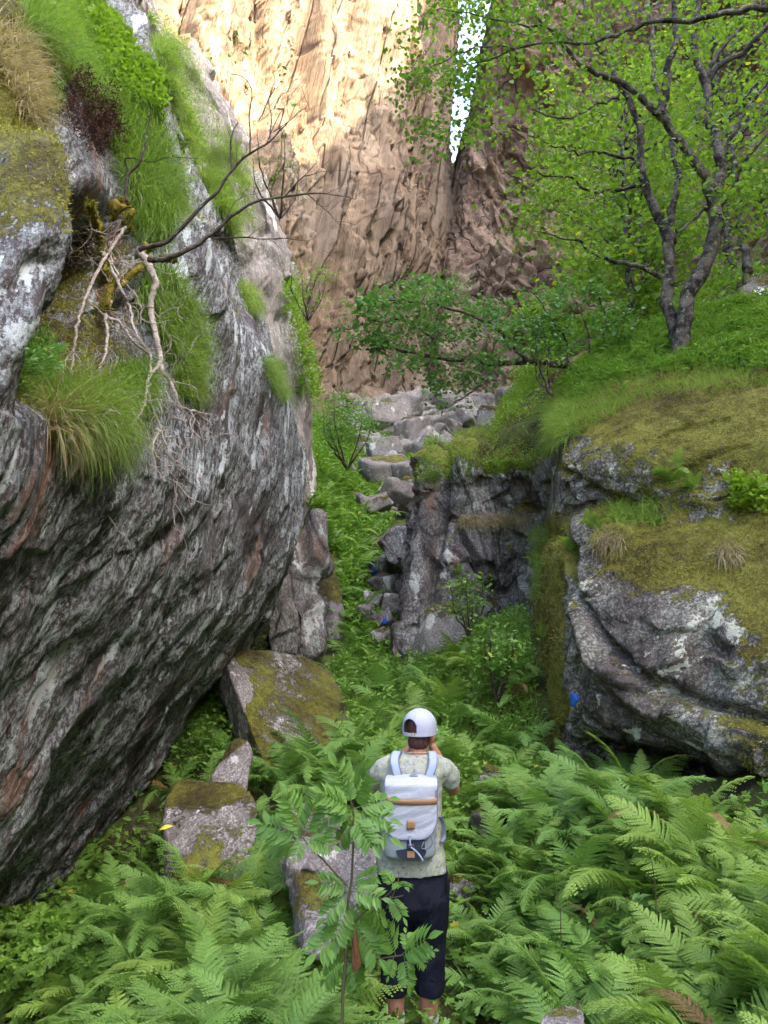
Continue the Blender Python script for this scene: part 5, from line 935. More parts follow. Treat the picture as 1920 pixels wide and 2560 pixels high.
for (u, v, su, sv) in ((285, 525, 42, 38), (325, 545, 22, 34), (300, 500, 30, 20), (360, 625, 30, 22), (372, 645, 34, 16), (410, 645, 34, 12), (240, 570, 16, 38), (258, 775, 22, 14), (300, 710, 24, 16)):
    o = moss_lump(u, v, su, sv, wallY(u, v) - .12, "")
# ================================================================== rowan sapling in front of the person
def rowan():
    Y = 3.35; st = TR([(850, 2620), (862, 2400), (868, 2280), (880, 2160), (884, 2060), (880, 2010)], Y); e = empty("rowan_sapling", st[0], "rowan sapling with feathery compound leaves in front of the person's left side", "rowan sapling")
    A_ = Acc(); 
    for L, r0, r1 in (([(850, 2620), (862, 2400), (868, 2280), (880, 2160), (884, 2060), (880, 2010)], .008, .004), ([(868, 2215), (830, 2170), (785, 2130), (756, 2092)], .005, .0025), ([(866, 2330), (920, 2270), (970, 2240), (990, 2200)], .004, .002), ([(862, 2400), (930, 2400), (990, 2392), (1042, 2384)], .005, .0025), ([(905, 2260), (975, 2245), (1008, 2238)], .003, .002), ([(966, 2272), (990, 2215), (996, 2190)], .003, .002)):
        c = dens(TR(L, Y), .06, .004, int(r0 * 1e4)); V, F = tube(c, np.linspace(r0, r1, len(c)), 6); A_.add(V, F)
    A_.build("stem", STEMM, e)
    LV = [((882, 2020), (845, 1918)), ((880, 2025), (815, 1975)), ((882, 2015), (905, 1925)), ((882, 2026), (820, 2040)), ((884, 2022), (976, 1990)), ((884, 2030), (972, 2040)), ((884, 2040), (974, 2085)), ((883, 2050), (840, 2110)), ((884, 2045), (930, 2110)), ((880, 2010), (868, 1960)),
          ((756, 2092), (652, 2050)), ((756, 2090), (724, 1988)), ((760, 2090), (785, 2012)), ((760, 2095), (828, 2110)), ((756, 2098), (738, 2140)), ((770, 2100), (668, 2105)), ((780, 2120), (820, 2060)),
          ((874, 2217), (802, 2200)), ((872, 2230), (806, 2290)), ((872, 2240), (832, 2355)), ((876, 2210), (940, 2180)), ((876, 2225), (955, 2240)), ((874, 2250), (925, 2330)), ((872, 2300), (790, 2380)), ((872, 2300), (950, 2395)), ((990, 2205), (1012, 2206)), ((985, 2215), (960, 2178)), ((975, 2240), (1010, 2290)), ((930, 2270), (975, 2330)), ((905, 2270), (900, 2345)),
          ((1040, 2384), (1086, 2372)), ((1025, 2384), (1014, 2328)), ((1035, 2386), (1068, 2412)), ((1010, 2388), (1024, 2466)), ((985, 2390), (972, 2440)), ((990, 2392), (975, 2325)), ((1000, 2390), (1058, 2340)), ((865, 2400), (800, 2450)), ((866, 2380), (900, 2470))]
    T, TF = leaf_t(1., .40)
    for k, (a_, b_) in enumerate(LV):
        r = random.Random(k); Ya = Y + r.uniform(-.05, .05); p0 = P(*a_, Ya); p1 = P(*b_, Ya - r.uniform(-.08, .12)); L_ = np.linalg.norm(p1 - p0); d = (p1 - p0) / L_; s = L_ * .43; L_ = L_ * 1.16
        nrm = np.array([r.uniform(-.3, .3), -.75, .75]); nrm = nrm - d * nrm.dot(d); nrm /= np.linalg.norm(nrm); sd_ = np.cross(d, nrm)
        A_ = Acc(); ks = np.linspace(0, 1, 7)[:, None]; c = p0 + d * L_ * .82 * ks - nrm * .12 * L_ * ks ** 2; V, F = tube(c, np.linspace(.0016, .0008, 7), 4); A_.add(V, F)
        pos = []; dr = []; nm = []; sz = []; m = 7
        for i in range(m):
            f = .22 + .76 * i / m; q = p0 + d * L_ * .82 * f - nrm * .12 * L_ * f ** 2
            for sg in (-1, 1): pos.append(q); dr.append(sd_ * sg * .86 + d * .5 - nrm * r.uniform(.0, .35)); sz.append(s * (.72 + .35 * math.sin(3 * f)) * r.uniform(.9, 1.08))
        pos.append(c[-1]); dr.append(d - nrm * .3); sz.append(s * .95); pos = np.array(pos); dr = np.array(dr); dr /= np.linalg.norm(dr, axis=1)[:, None]
        x = np.cross(dr, nrm); x /= np.linalg.norm(x, axis=1)[:, None]; z = np.cross(x, dr); R_ = np.stack([x, dr, z], -1); V = np.einsum('nij,kj->nki', R_, T) * np.array(sz).reshape(-1, 1, 1) + pos[:, None]
        for f in fixF([list(f) for f in TF]):
            FF = (f[None] + (np.arange(len(pos)) * len(T))[:, None, None]).reshape(-1, f.shape[1])
            if f.shape[1] == 4: A_.F4.append(FF + A_.n)
            else: A_.F3.append(FF + A_.n)
        A_.V.append(V.reshape(-1, 3)); A_.n += V.shape[0] * V.shape[1]; A_.a.append(np.zeros(V.shape[0] * V.shape[1])); A_.build("leaf", F_ROWAN, e, smooth=False)
    c = P(888, 2370, 3.3); A_ = Acc()
    for k in range(7): V, F = tube(c + np.array([[0, 0, .07], [rnd(-.012, .012), rnd(-.01, .01), .02], [rnd(-.02, .02), 0, -.05], [rnd(-.01, .01), 0, -.09]]), [.003, .008, .007, .002], 5); A_.add(V, F)
    A_.build("withered_leaf", simple("withered leaf", (.10, .05, .022), .8, .1, .4, 60), e)
rowan()
# yellow leaf and tall sorrel stems near the low boulder
p0 = P(432, 2065, 5.2); o = leaves_mesh("yellow_leaf", np.array([p0]), np.array([[-1., -.2, -.15]]), np.array([.09]), leaf_t(1, .4), simple("yellow leaf", (.45, .42, .03), .5), origin=p0); tag(o, "single yellow leaf sticking up below the wide low boulder", "leaf")
for k, (u, v) in enumerate([(345, 2110), (300, 2080), (395, 2090), (1640, 2380), (1400, 2440)]):
    q = ground_hit(u, v + 90); b = Tree(); h = .75; b.limb([q, q + np.array([.02, 0, h * .5]), q + np.array([-.03, -.05, h])], .005, .002, 5, .01, k)
    b.fill(q + np.array([0, 0, .35]) + RNG.normal(0, 1, (9, 3)) * np.array([.06, .06, .17]), 3, .03, .1, .002, hang=.0)
    b.build("leafy_herb", ["tall leafy herb below the wide low boulder, the middle of three", "tall herb with lance leaves close to the foot of the left wall", "herb with pale leaves nearest to the wide low boulder", "pale leafy stem standing among the ferns on the right", "broad leaved herb near the bottom right of the person"][k], "herb", STEMM, F_ROWAN, .08, leaf_t(1, .4))
# ================================================================== the person
PY = 4.4
def remesh(Vs, Fs, vox, smooth_it=2):
    """union of closed pieces as one continuous surface -> V, F(list)"""
    m = bpy.data.meshes.new("t"); V = np.concatenate(Vs); off = 0; faces = []
    for v_, f_ in zip(Vs, Fs):
        faces += [[int(i) + off for i in f] for f in f_]; off += len(v_)
    m.from_pydata(V.tolist(), [], faces); m.update(); o = bpy.data.objects.new("t", m); COL.objects.link(o)
    md = o.modifiers.new("r", 'REMESH'); md.mode = 'VOXEL'; md.voxel_size = vox; sm = o.modifiers.new("s", 'SMOOTH'); sm.factor = .5; sm.iterations = smooth_it
    dg = bpy.context.evaluated_depsgraph_get(); me = bpy.data.meshes.new_from_object(o.evaluated_get(dg)); n = len(me.vertices); co = np.empty(n * 3); me.vertices.foreach_get("co", co)
    F4 = []; F3 = []
    for p_ in me.polygons: (F4 if len(p_.vertices) == 4 else F3).append(list(p_.vertices))
    nr = np.empty(n * 3); me.vertices.foreach_get("normal", nr)
    bpy.data.objects.remove(o); bpy.data.meshes.remove(m); bpy.data.meshes.remove(me)
    return co.reshape(-1, 3), [np.array(f) for f in (F4, F3) if f], nr.reshape(-1, 3)
def closed_tube(pts, rad, n=14, flat=1.0, ax=None):
    pts = np.asarray(pts, float); V, F = tube(pts, rad, n); k = len(V); F = [list(f) for f in F]
    V = np.concatenate([V, [pts[0]], [pts[-1]]]); F += [[(i + 1) % n, i, k] for i in range(n)]; b = k - n; F += [[b + i, b + (i + 1) % n, k + 1] for i in range(n)]
    return V, F
def ball(c, r, n=3):
    bm = bmesh.new(); bmesh.ops.create_icosphere(bm, subdivisions=n, radius=1); V = np.array([v.co for v in bm.verts]); F = [[v.index for v in f.verts] for f in bm.faces]; bm.free(); return V * np.asarray(r) + np.asarray(c), F
def limbs(*segs):
    Vs, Fs = [], []
    for pts, rad in segs:
        pts = np.array(pts); c = cr(pts, 3 * len(pts)); r = cr(np.array(rad, float)[:, None], 3 * len(pts))[:, 0]; V, F = closed_tube(c, r); Vs.append(V); Fs.append(F)
        for p_, q_ in ((pts[0], rad[0]), (pts[-1], rad[-1])): V, F = ball(p_, q_ * .99, 2); Vs.append(V); Fs.append(F)
    return Vs, Fs
def rings(rows, depth_c, n=28, pw=2.4):
    """rows: (v, u_left, u_right, half depth, dy): closed loft of superellipses"""
    V = []
    an = np.linspace(0, 2 * np.pi, n, endpoint=False)
    for v, a_, b_, hd, dy in rows:
        l_ = P(a_, v, depth_c); r_ = P(b_, v, depth_c); c = (l_ + r_) / 2 + np.array([0, dy, 0]); hw = np.linalg.norm(r_ - l_) / 2
        e_ = 2 / pw; V.append(c + np.stack([hw * np.sign(np.cos(an)) * np.abs(np.cos(an)) ** e_, hd * np.sign(np.sin(an)) * np.abs(np.sin(an)) ** e_, 0 * an], 1))
    k = len(V); Vv = np.concatenate(V); i = np.arange(k * n).reshape(k, n); j = np.roll(i, -1, 1); F = [list(f) for f in np.stack([i[:-1], j[:-1], j[1:], i[1:]], -1).reshape(-1, 4)]
    F.append(list(range(n))[::-1]); F.append(list(range((k - 1) * n, k * n))); return Vv, F
per = empty("person", P(1030, 2590, PY), "person seen from behind in white cap, pale patterned shirt and dark cropped trousers", "person")
SKIN = simple("skin", (.34, .155, .10), .55, .35, .10, 50, .15, **{'Subsurface Weight': .08}); HAIR = simple("brown hair", (.055, .022, .014), .6, .35, .5, 260, .8)
# body: one continuous surface
def pt(u, v, dy=0): return P(u, v, PY) + np.array([0, dy, 0])
Vs, Fs = limbs(
    ([pt(1045, 1905, .0), pt(1046, 1875, .0), pt(1048, 1850, .02)], [.060, .052, .052]),                       # neck
    ([pt(1030, 2150), pt(1030, 2060), pt(1030, 1960), pt(1036, 1915)], [.125, .11, .12, .08]),             # trunk
    ([pt(975, 1918, .0), pt(942, 1950, .04), pt(925, 1990, .13)], [.055, .046, .038]), ([pt(925, 1990, .13), pt(980, 1945, .22), pt(1030, 1885, .25)], [.038, .034, .023]),
    ([pt(1090, 1918, .0), pt(1122, 1945, .04), pt(1138, 1985, .13)], [.055, .046, .038]), ([pt(1138, 1985, .13), pt(1116, 1940, .16), pt(1087, 1880, .16)], [.038, .034, .023]),
    ([pt(990, 2220), pt(988, 2380), pt(986, 2480), pt(990, 2548)], [.085, .06, .056, .040]), ([pt(1075, 2220), pt(1074, 2380), pt(1073, 2480), pt(1074, 2548)], [.085, .06, .056, .040]))
for c, r in ((pt(1050, 1822, .015), (.070, .088, .102)), (pt(1056, 1845, .055), (.05, .055, .06)), (pt(1028, 2130), (.15, .11, .12))):
    V, F = ball(c, r); Vs.append(V); Fs.append(F)
hc = pt(1050, 1822, .015); fw = Vector((.38, .92, 0)).normalized(); fwn = np.array(fw); sd_ = np.array([fwn[1], -fwn[0], 0])
V, F = ball(hc + fwn * .095 + np.array([0, 0, -.01]), (.012, .018, .022)); Vs.append(V); Fs.append(F)                                # nose
for s_ in (-1, 1): V, F = ball(hc + sd_ * s_ * .072 + np.array([0, 0, -.012]), (.010, .018, .028)); Vs.append(V); Fs.append(F)       # ears
for (hu, hv, hy, sg) in ((1087, 1876, .165, -1), (1032, 1880, .25, 1)):                                                                        # hands, fingers curled towards the face
    w0 = pt(hu, hv, hy); up = np.array([sg * .25, .18, 1]); up /= np.linalg.norm(up); inn = np.array([sg, .0, 0.]); fwd = np.array([0, 1., 0])
    V, F = ball(w0 + up * .045, (.024, .036, .045)); Vs.append(V); Fs.append(F)
    for f in range(4):
        b0 = w0 + up * .078 + fwd * (.027 - .017 * f); L_ = (.034, .040, .037, .029)[f]; p1 = b0 + up * L_ * .8 + inn * L_ * .4; p2 = p1 + inn * L_ * .75 + up * L_ * .1; p3 = p2 + inn * L_ * .45 - up * L_ * .4
        a1, a2 = limbs(([b0 - up * .02, b0, p1, p2, p3], [.009, .009, .0085, .008, .007])); Vs += a1; Fs += a2
    b0 = w0 + up * .03 + fwd * .03; a1, a2 = limbs(([b0 - fwd * .01, b0 + fwd * .022 + up * .02 + inn * .012, b0 + fwd * .03 + up * .045 + inn * .032], [.011, .010, .008])); Vs += a1; Fs += a2
V, F, _ = remesh(Vs, Fs, .0065, 3); mesh_np("body", V, F, SKIN, per)
eyes = Acc()
for s_ in (-1, 1): V, F = ball(hc + fwn * .078 + sd_ * s_ * .03 + np.array([0, 0, .005]), .011, 2); eyes.add(V, np.array(F))
eyes.build("eyes", simple("eye white", (.6, .6, .58), .3), per)
# hair
Vs, Fs = [], []
for c, r in ((pt(1049, 1822, .0), (.070, .078, .094)), (pt(1046, 1853, -.020), (.060, .052, .045))): V, F = ball(c, r, 4); Vs.append(V); Fs.append(F)
V, F, nr = remesh(Vs, Fs, .006, 2); V = V + nr * (.006 * pn(V * np.array([90, 90, 14])))[:, None]; keep = (V - hc) @ fwn
V = V - np.outer(np.clip(keep - .045, 0, 1), fwn) * 1.1; mesh_np("hair", V, F, HAIR, per)
# cap
CAPM = simple("white cap cloth", (.32, .34, .41), .8, .2, .04, 90, .3); LEATH = simple("tan leather", (.30, .155, .085), .6, .3, .12, 50, .4)
cc = hc + np.array([-.002, -.004, .012]); n1, n2 = 56, 140; G_ = np.zeros((n1, n2, 3)); bw = np.array([-fwn[0], -fwn[1], 0])
for i in range(n1):
    th = math.pi / 2 * (i / (n1 - 1)) * 1.16
    for j in range(n2):
        ph = 2 * math.pi * j / (n2 - 1); h = math.cos(th); r_ = math.sin(min(th, 1.65)); seam = 1 - .012 * math.exp(-((((ph * 6 / 6.283) % 1) - .5) / .06) ** 2) * r_
        d = (bw * math.cos(ph) + sd_ * math.sin(ph)); G_[i, j] = cc + d * .088 * r_ * seam * (1 + .13 * abs(math.cos(ph))) + np.array([0, 0, .095 * h - (.02 if th > 1.57 else 0)])
# opening at the back: drop the faces of an arch above the strap
F = grid_faces(n1, n2); keepf = []
for f in F:
    i, j = f[0] // n2, f[0] % n2; ph = 2 * math.pi * (j + .5) / (n2 - 1); ph = (ph + math.pi) % (2 * math.pi) - math.pi + .32
    th = (i + .5) / (n1 - 1); arch = (abs(ph) / .52) ** 2 + ((th - .88) / .30) ** 2 < 1 and th < .90
    if not arch: keepf.append(f)
cap = mesh_np("cap", G_.reshape(-1, 3), np.array(keepf), CAPM, per); cap.modifiers.new("s", 'SOLIDIFY').thickness = .003
n3 = 20; B_ = []
for k, (ext, dz) in enumerate(((0., -.012), (.35, -.010), (.7, -.012), (1., -.02))):
    for j in range(n3):
        t = (j / (n3 - 1) - .5) * 2.3; d = fwn * math.cos(t) + sd_ * math.sin(t); e_ = fwn * .075 * ext * max(0, math.cos(t * 1.25)) ** .5; B_.append(cc + d * .092 + e_ + np.array([0, 0, dz - .012 * abs(t)]))
br = mesh_np("brim", np.array(B_), grid_faces(4, n3), CAPM, cap); br.location = (0, 0, 0); br.modifiers.new("s", 'SOLIDIFY').thickness = .003
V, F = ball((0, 0, 0), (.005, .005, .003), 2); o = mesh_np("button", V + cc + np.array([0, 0, .096]), np.array(F), CAPM, cap); o.location = (0, 0, 0)
q = cc + (bw * math.cos(.0) + sd_ * math.sin(.0)) * .099 + np.array([0, 0, -.031])
def slab(c, ax, ay, az_, hx, hy, hz):
    V = np.array([c + ax * a_ * hx + ay * b_ * hy + az_ * d_ * hz for a_ in (-1, 1) for b_ in (-1, 1) for d_ in (-1, 1)]); return V, np.array([[0, 1, 3, 2], [4, 6, 7, 5], [0, 4, 5, 1], [2, 3, 7, 6], [0, 2, 6, 4], [1, 5, 7, 3]])
V, F = slab(q, sd_, bw, np.array([0, 0, 1.]), .011, .003, .009); o = mesh_np("leather_tab", V, F, LEATH, cap, smooth=False); o.location = (0, 0, 0)
# necklace
an = np.linspace(0, 6.283, 40); c0 = pt(1046, 1886, -.002); c = c0 + np.stack([.058 * np.cos(an), .060 * np.sin(an), .008 - .012 * np.sin(an)], 1)
A_ = Acc(); 
for k in range(40): V, F = ball(c[k], .0028 + .0012 * (k % 3 == 0), 1); A_.add(V, np.array(F))
A_.build("necklace", simple("pale beads", (.55, .42, .30), .35, .6), per)
# shirt
a = N("printed shirt cloth"); v1 = a.vor(a.co(1.), 55); n1_ = a.noise(a.co(), 38, 4, .6); n2_ = a.noise(a.co(loc=(3, 3, 3)), 60, 3, .6)
c = a.mix(a.ramp(n1_, [(.48, 0.), (.56, 1.)]), (.25, .265, .25), (.29, .31, .22)); c = a.mix(a.ramp(v1, [(.22, .85), (.30, 0.)]), c, (.25, .29, .09)); c = a.mix(a.ramp(n2_, [(.60, 0.), (.64, .85)]), c, (.09, .10, .11)); c = a.mix(a.ramp(a.noise(a.co(loc=(7, 1, 3)), 45, 3), [(.60, 0.), (.64, .7)]), c, (.38, .39, .37))
a.bsdf(c, .85, a.bump(a.noise(a.co(1, (.3, 0, 1), 3), 11, 3, .5, 1.2), .7, .025), .15); SHIRT = a.m
V1, F1 = rings([(1878, 1006, 1078, .05, 0.), (1886, 992, 1086, .07, 0), (1896, 974, 1094, .085, 0), (1910, 960, 1104, .10, 0), (1935, 952, 1108, .118, 0), (1985, 949, 1105, .125, 0), (2050, 946, 1103, .122, 0), (2110, 943, 1109, .125, -.005), (2158, 941, 1115, .135, -.01), (2174, 942, 1116, .137, -.01)], PY)
Vs, Fs = [V1], [F1]
for s_ in ([pt(985, 1915), pt(955, 1930, .02), pt(934, 1962, .08)], [pt(1080, 1915), pt(1110, 1930, .02), pt(1130, 1958, .08)]):
    V, F = closed_tube(cr(np.array(s_), 8), np.linspace(.070, .066, 8)); Vs.append(V); Fs.append(F)
V, F, nr = remesh(Vs, Fs, .007, 4)
wr = .007 * pn(V * np.array([9, 9, 22])) + .004 * pn(V * np.array([26, 26, 14]) + 5) - .010 * np.exp(-((V[:, 0] - .15) / .03) ** 2) * 0; V = V + nr * wr[:, None]
nb = (V[:, 2] > P(1040, 1884, PY)[2]) & (np.abs(V[:, 0] - pt(1045, 1884)[0]) < .075); V[nb, 2] -= (V[nb, 2] - P(1040, 1884, PY)[2]) * .8
mesh_np("shirt", V, F, SHIRT, per)
# trousers
a = N("navy trouser cloth"); n_ = a.noise(a.co(), 60, 4); a.bsdf(a.mix(n_, (.003, .004, .009), (.007, .008, .017)), .75, a.bump(a.math('ADD', a.math('MULTIPLY', n_, .15), a.noise(a.co(1, (.6, 0, 1), 2.5), 9, 3, .5, 1.5)), .7, .03), .15); TROU = a.m
V1, F1 = rings([(2158, 944, 1117, .115, 0.), (2175, 943, 1119, .12, 0), (2215, 944, 1123, .135, -.012), (2250, 946, 1122, .14, -.018), (2275, 952, 1116, .115, -.012), (2300, 965, 1104, .07, 0)], PY, pw=2.2)
V2, F2 = rings([(2215, 955, 1030, .11, -.01), (2240, 948, 1034, .13, -.014), (2290, 950, 1031, .118, -.006), (2350, 955, 1026, .09, .0), (2420, 953, 1022, .080, 0), (2474, 951, 1019, .082, 0), (2480, 951, 1019, .081, 0)], PY, pw=2.1)
V3, F3 = rings([(2215, 1036, 1114, .11, -.01), (2240, 1030, 1121, .13, -.014), (2290, 1034, 1119, .118, -.006), (2350, 1037, 1115, .09, .0), (2420, 1038, 1111, .082, 0), (2474, 1038, 1109, .084, 0), (2480, 1038, 1109, .083, 0)], PY, pw=2.1)
V, F, nr = remesh([V1, V2, V3], [F1, F2, F3], .0075, 14); q = V.copy(); wr = .006 * pn(np.stack([V[:, 0] * 14, V[:, 1] * 14, V[:, 2] * 9 + V[:, 0] * 14], -1)) + .006 * (1 - np.abs(pn(np.stack([V[:, 0] * 9, V[:, 1] * 9, V[:, 2] * 16 - V[:, 0] * 22], -1)))) * sst(.9, .6, V[:, 2])
V = V + nr * wr[:, None]; mesh_np("trousers", V, F, TROU, per)
A_ = Acc(); 
z0 = pt(1112, 2180, -.09); c = np.array([z0, z0 + np.array([.002, 0, -.04]), z0 + np.array([.004, .0, -.08])]); V, F = tube(c, .004, 5); A_.add(V, F); A_.build("pocket_zip", simple("black zip", (.006, .006, .008), .4), per)
# socks, shoes
SOCK = simple("white sock", (.42, .40, .37), .9, .1, .08, 120, .5); SHOE = simple("grey shoe", (.16, .14, .12), .8, .2, .3, 60, .5); SOLE = simple("dark sole", (.03, .03, .03), .8)
for u in (991, 1075):
    Vs, Fs = limbs(([pt(u, 2536), pt(u, 2560), pt(u, 2578, .03)], [.047, .044, .042])); V, F, _ = remesh(Vs, Fs, .005, 1); mesh_np("sock", V, F, SOCK, per)
    b_ = pt(u, 2590); b_[2] = float(gz(b_[0], b_[1])) - .005
    Vs = []; Fs = []
    for c, r in ((b_ + [0, -.03, .05], (.043, .06, .055)), (b_ + [0, .06, .04], (.043, .08, .042)), (b_ + [0, .13, .03], (.045, .06, .03))): V, F = ball(c, r); Vs.append(V); Fs.append(F)
    V, F, _ = remesh(Vs, Fs, .006, 2); V[:, 2] = np.maximum(V[:, 2], b_[2] + .012); sh = mesh_np("shoe", V, F, SHOE, per)
    an = np.linspace(0, 6.283, 29)[:-1]; o_ = np.stack([.047 * np.cos(an), .05 + .14 * np.sin(an), 0 * an], 1); A_ = Acc(); V = np.concatenate([b_ + o_ * [1, 1, 0] + [0, 0, 0.0], b_ + o_ + [0, 0, .022]]); F = [[i, (i + 1) % 28, 28 + (i + 1) % 28, 28 + i] for i in range(28)]; o = mesh_np("sole", V, [np.array(F), np.array([list(range(28, 56))])], SOLE, sh); o.location = (0, 0, 0)
# ================================================================== backpack
BY = PY - .26                                        # plane of its back face
bp = empty("backpack", P(1028, 2157, BY + .1), "white and grey canvas backpack with leather stripe, worn on the person's back", "backpack")
a = N("white canvas"); n_ = a.noise(a.co(), 160, 3, .6); a.bsdf(a.mix(n_, (.30, .32, .37), (.37, .39, .45)), .85, a.bump(a.math('ADD', a.math('MULTIPLY', n_, .15), a.noise(a.co(1, (1, 0, .3), 2.), 13, 3, .5, 1.5)), .6, .016), .15); CANV = a.m
GREYC = simple("grey green canvas", (.21, .25, .26), .85, .15, .08, 140, .4); TRIM = simple("grey blue trim", (.13, .15, .22), .7, .2, .06, 100, .3); STRAP = simple("pale blue strap", (.26, .31, .42), .8, .15, .05, 90, .3); NAVY = simple("navy print", (.022, .028, .045), .7, .2); PLAST = simple("dark buckle plastic", (.03, .035, .05), .4, .4)
V, F = rings([(1952, 970, 1092, .045, .12), (1958, 962, 1097, .062, .115), (1980, 961, 1098, .072, .115), (2060, 958, 1095, .078, .115), (2130, 956, 1092, .080, .112), (2150, 958, 1090, .078, .112), (2160, 968, 1082, .06, .115)], BY, 40, 3.2)
V, F, nr = remesh([V], [F], .006, 2); V = V + nr * (.004 * pn(V * np.array([12, 12, 18])))[:, None]; mesh_np("bag_body", V, F, GREYC, bp)
# flap
nu_, nv_ = 40, 44; G_ = np.zeros((nv_, nu_, 3))
for i in range(nv_):
    b_ = i / (nv_ - 1)
    for j in range(nu_):
        a_ = j / (nu_ - 1) * 2 - 1
        if b_ < .14: v = 1951 + 4 * a_ * a_; dy = .035 + .10 * (1 - b_ / .14) ; z_ = 0.004
        else: v = 1952 + (b_ - .14) / .86 * (2098 - 1952 - 44 * abs(a_) ** 4.5) + 4 * a_ * a_; dy = .035 * (1 - min(1, (b_ - .14) / .06)) + .0; z_ = 0
        u = 1028.5 + a_ * (66.5 if b_ > .2 else 62 + 4.5 * b_ / .2) - 2 * b_
        G_[i, j] = P(u, v, BY + .018) + np.array([0, dy + .020 * abs(a_) ** 4 - .010 * math.sin(min(1, b_ * 1.2) * 3.1) * (1 - a_ * a_) + .003 * math.sin(b_ * 30 + a_ * 3) * .5, z_])
fl = mesh_np("flap", G_.reshape(-1, 3), grid_faces(nv_, nu_), CANV, bp); sm = fl.modifiers.new("s", 'SOLIDIFY'); sm.thickness = .005; sm.offset = 0
edge_ = np.concatenate([G_[7:, 0], G_[-1, 1:-1], G_[7:, -1][::-1]]); V, F = tube(edge_ + [0, -.002, 0], .0034, 6); o = mesh_np("piping", V, F, TRIM, fl); o.location = (0, 0, 0)
def flap_pt(u, v, off=.006):
    q = P(u, v, BY); d = ((G_.reshape(-1, 3)[:, [0, 2]] - q[[0, 2]]) ** 2).sum(1); k = np.argsort(d)[:3]; return np.array([q[0], G_.reshape(-1, 3)[k, 1].mean() - off, q[2]])
S_ = np.array([[flap_pt(u, vv + (2 * math.sin((u - 964) / 30)), .006) for u in np.linspace(963, 1093, 24)] for vv in (1994, 2000, 2009)]); S_[:, :, 2] -= np.linspace(0, .012, 24)
o = mesh_np("leather_stripe", S_.reshape(-1, 3), grid_faces(3, 24), LEATH, fl); o.location = (0, 0, 0); o.modifiers.new("s", 'SOLIDIFY').thickness = .002
S_ = np.array([[flap_pt(u, vv, .008) for u in np.linspace(1017, 1037, 5)] for vv in np.linspace(2052, 2075, 5)]); o = mesh_np("leather_patch", S_.reshape(-1, 3), grid_faces(5, 5), LEATH, fl); o.location = (0, 0, 0); o.modifiers.new("s", 'SOLIDIFY').thickness = .002
A_ = Acc()                                            # small stamped emblem: a ring with a fan above a line
for k in range(5): c = flap_pt(1027, 2060, .0095); t = (k - 2) * .5; V, F = slab(c + np.array([math.sin(t) * .005, 0, math.cos(t) * .005]), np.array([math.cos(t), 0, -math.sin(t)]), np.array([0, 1., 0]), np.array([math.sin(t), 0, math.cos(t)]), .0007, .0006, .0035); A_.add(V, F)
V, F = slab(flap_pt(1027, 2068, .0095), np.array([1., 0, 0]), np.array([0, 1., 0]), np.array([0, 0, 1.]), .010, .0006, .0008); A_.add(V, F); o = A_.build("stamped_emblem", simple("burnt stamp", (.16, .07, .035), .7), fl); o.location = (0, 0, 0)
S_ = np.array([[flap_pt(u, vv, .007) for u in (1089, 1094)] for vv in (1978, 1998)]); o = mesh_np("side_label", S_.reshape(-1, 3), grid_faces(2, 2), TRIM, fl); o.location = (0, 0, 0)
# print and fastening under the flap
def back(u, v, off): return P(u, v, BY + .115 - .082 - off)
disc = []; cu, cv = 1028, 2112
ang = np.concatenate([np.linspace(0.0, math.pi * 1.0, 26)]); R_ = 38
pts = [back(cu, cv + 8, .006)] + [back(cu + R_ * math.cos(t), cv + 14 + R_ * .72 * math.sin(t), .006) for t in ang]
F = np.array([[0, i, i + 1] for i in range(1, len(pts) - 1)]); mesh_np("round_print", np.array(pts), F, NAVY, bp, smooth=False).modifiers.new("s", 'SOLIDIFY').thickness = .002
S_ = [back(u, v, .009) for v in (2088, 2128) for u in (1018, 1062)]; o = mesh_np("dark_panel", np.array(S_), np.array([[0, 1, 3, 2]]), NAVY, bp, smooth=False); o.modifiers.new("s", 'SOLIDIFY').thickness = .002
S_ = [back(u, v, .011) for v in (2128, 2144) for u in (1018, 1037)]; o = mesh_np("leather_tab", np.array(S_), np.array([[0, 1, 3, 2]]), LEATH, bp, smooth=False); o.modifiers.new("s", 'SOLIDIFY').thickness = .003
V, F = slab(back(1027, 2116, .018), np.array([1., 0, 0]), np.array([0, 1., 0]), np.array([0, 0, 1.]), .018, .005, .010); mesh_np("buckle", V, F, PLAST, bp, smooth=False).modifiers.new("b", 'BEVEL').width = .003
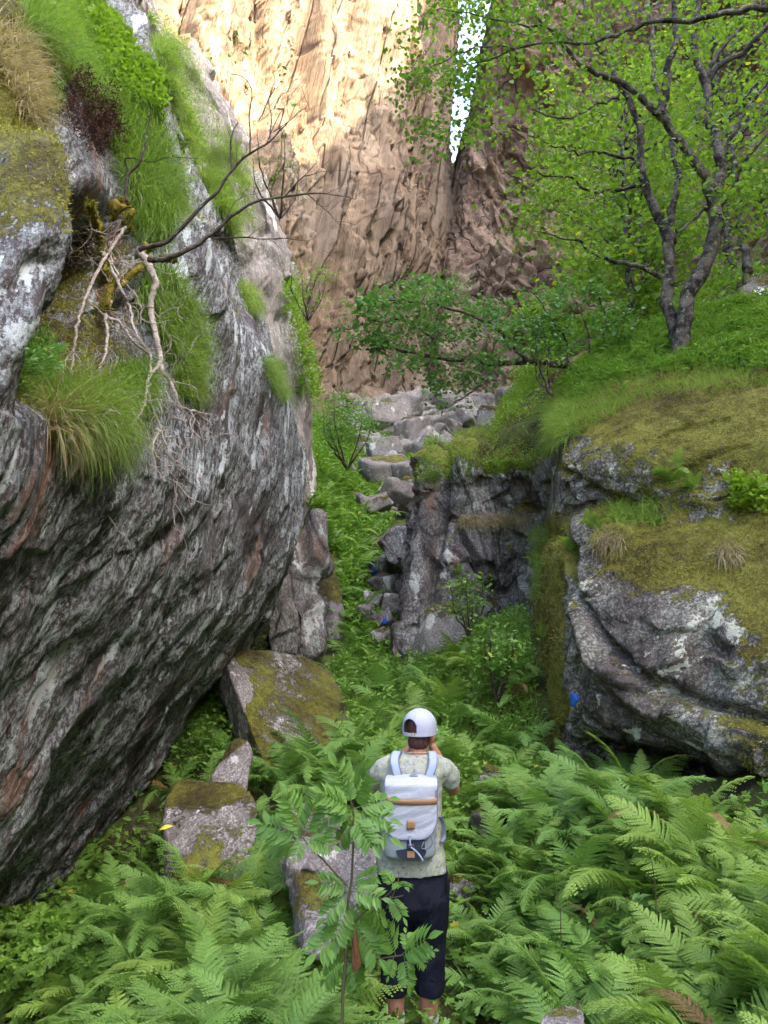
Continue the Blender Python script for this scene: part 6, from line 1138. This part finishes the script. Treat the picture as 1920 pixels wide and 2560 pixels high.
for L, r_, mt in (([(1024, 2090), (1025, 2104), (1026, 2114)], .006, STRAP), ([(1027, 2118), (1040, 2128), (1050, 2140), (1057, 2152)], .005, STRAP), ([(1077, 2092), (1081, 2106), (1076, 2118), (1062, 2122), (1054, 2120), (1060, 2104)], .0035, TRIM)):
    c = cr(np.array([back(u, v, .022) for u, v in L]), 14); V, F = tube(c, r_, 6); V[:, 1] = c[:, 1].mean() + (V[:, 1] - c[:, 1].mean()) * .6; mesh_np("cord" if mt is TRIM else "webbing", V, F, mt, bp)
# handle loop, shoulder straps, side strap
def ribbon(name, L, w_, mat, dyl, par, th=.006, side=(1, 0, 0)):
    c = cr(np.array([P(u, v, PY) + np.array([0, dy, 0]) for (u, v), dy in zip(L, dyl)]), 22); T = np.gradient(c, axis=0); T /= np.linalg.norm(T, axis=1)[:, None]; s_ = np.asarray(side, float) - T * (T @ np.asarray(side, float))[:, None]; s_ /= np.linalg.norm(s_, axis=1)[:, None]
    G = np.stack([c - s_ * w_, c - s_ * w_ * .5, c, c + s_ * w_ * .5, c + s_ * w_], 1); o = mesh_np(name, G.reshape(-1, 3), grid_faces(22, 5), mat, par); md = o.modifiers.new("s", 'SOLIDIFY'); md.thickness = th; md.offset = 0; return o, G
for L, dy in (([(1003, 1962), (997, 1940), (988, 1908), (985, 1890), (992, 1878), (1000, 1885)], (-.13, -.125, -.115, -.088, -.03, .05)), ([(1059, 1962), (1065, 1940), (1077, 1908), (1080, 1890), (1078, 1878), (1070, 1885)], (-.13, -.125, -.115, -.088, -.03, .05))):
    o, G = ribbon("shoulder_strap", L, .021, STRAP, dy, bp, .010)
    for k in (0, 4): V, F = tube(G[:, k] + [0, -.003, 0], .0042, 5); e_ = mesh_np("strap_edge", V, F, TRIM, o); e_.location = (0, 0, 0)
ribbon("grab_handle", [(1009, 1955), (1013, 1935), (1031, 1922), (1048, 1935), (1056, 1955)], .011, TRIM, (-.17, -.175, -.175, -.175, -.17), bp, .005, (0, 1, 0.3))
ribbon("side_strap", [(1098, 2030), (1106, 2055), (1108, 2085), (1100, 2092)], .010, TRIM, (-.10, -.07, -.06, -.10), bp, .004)
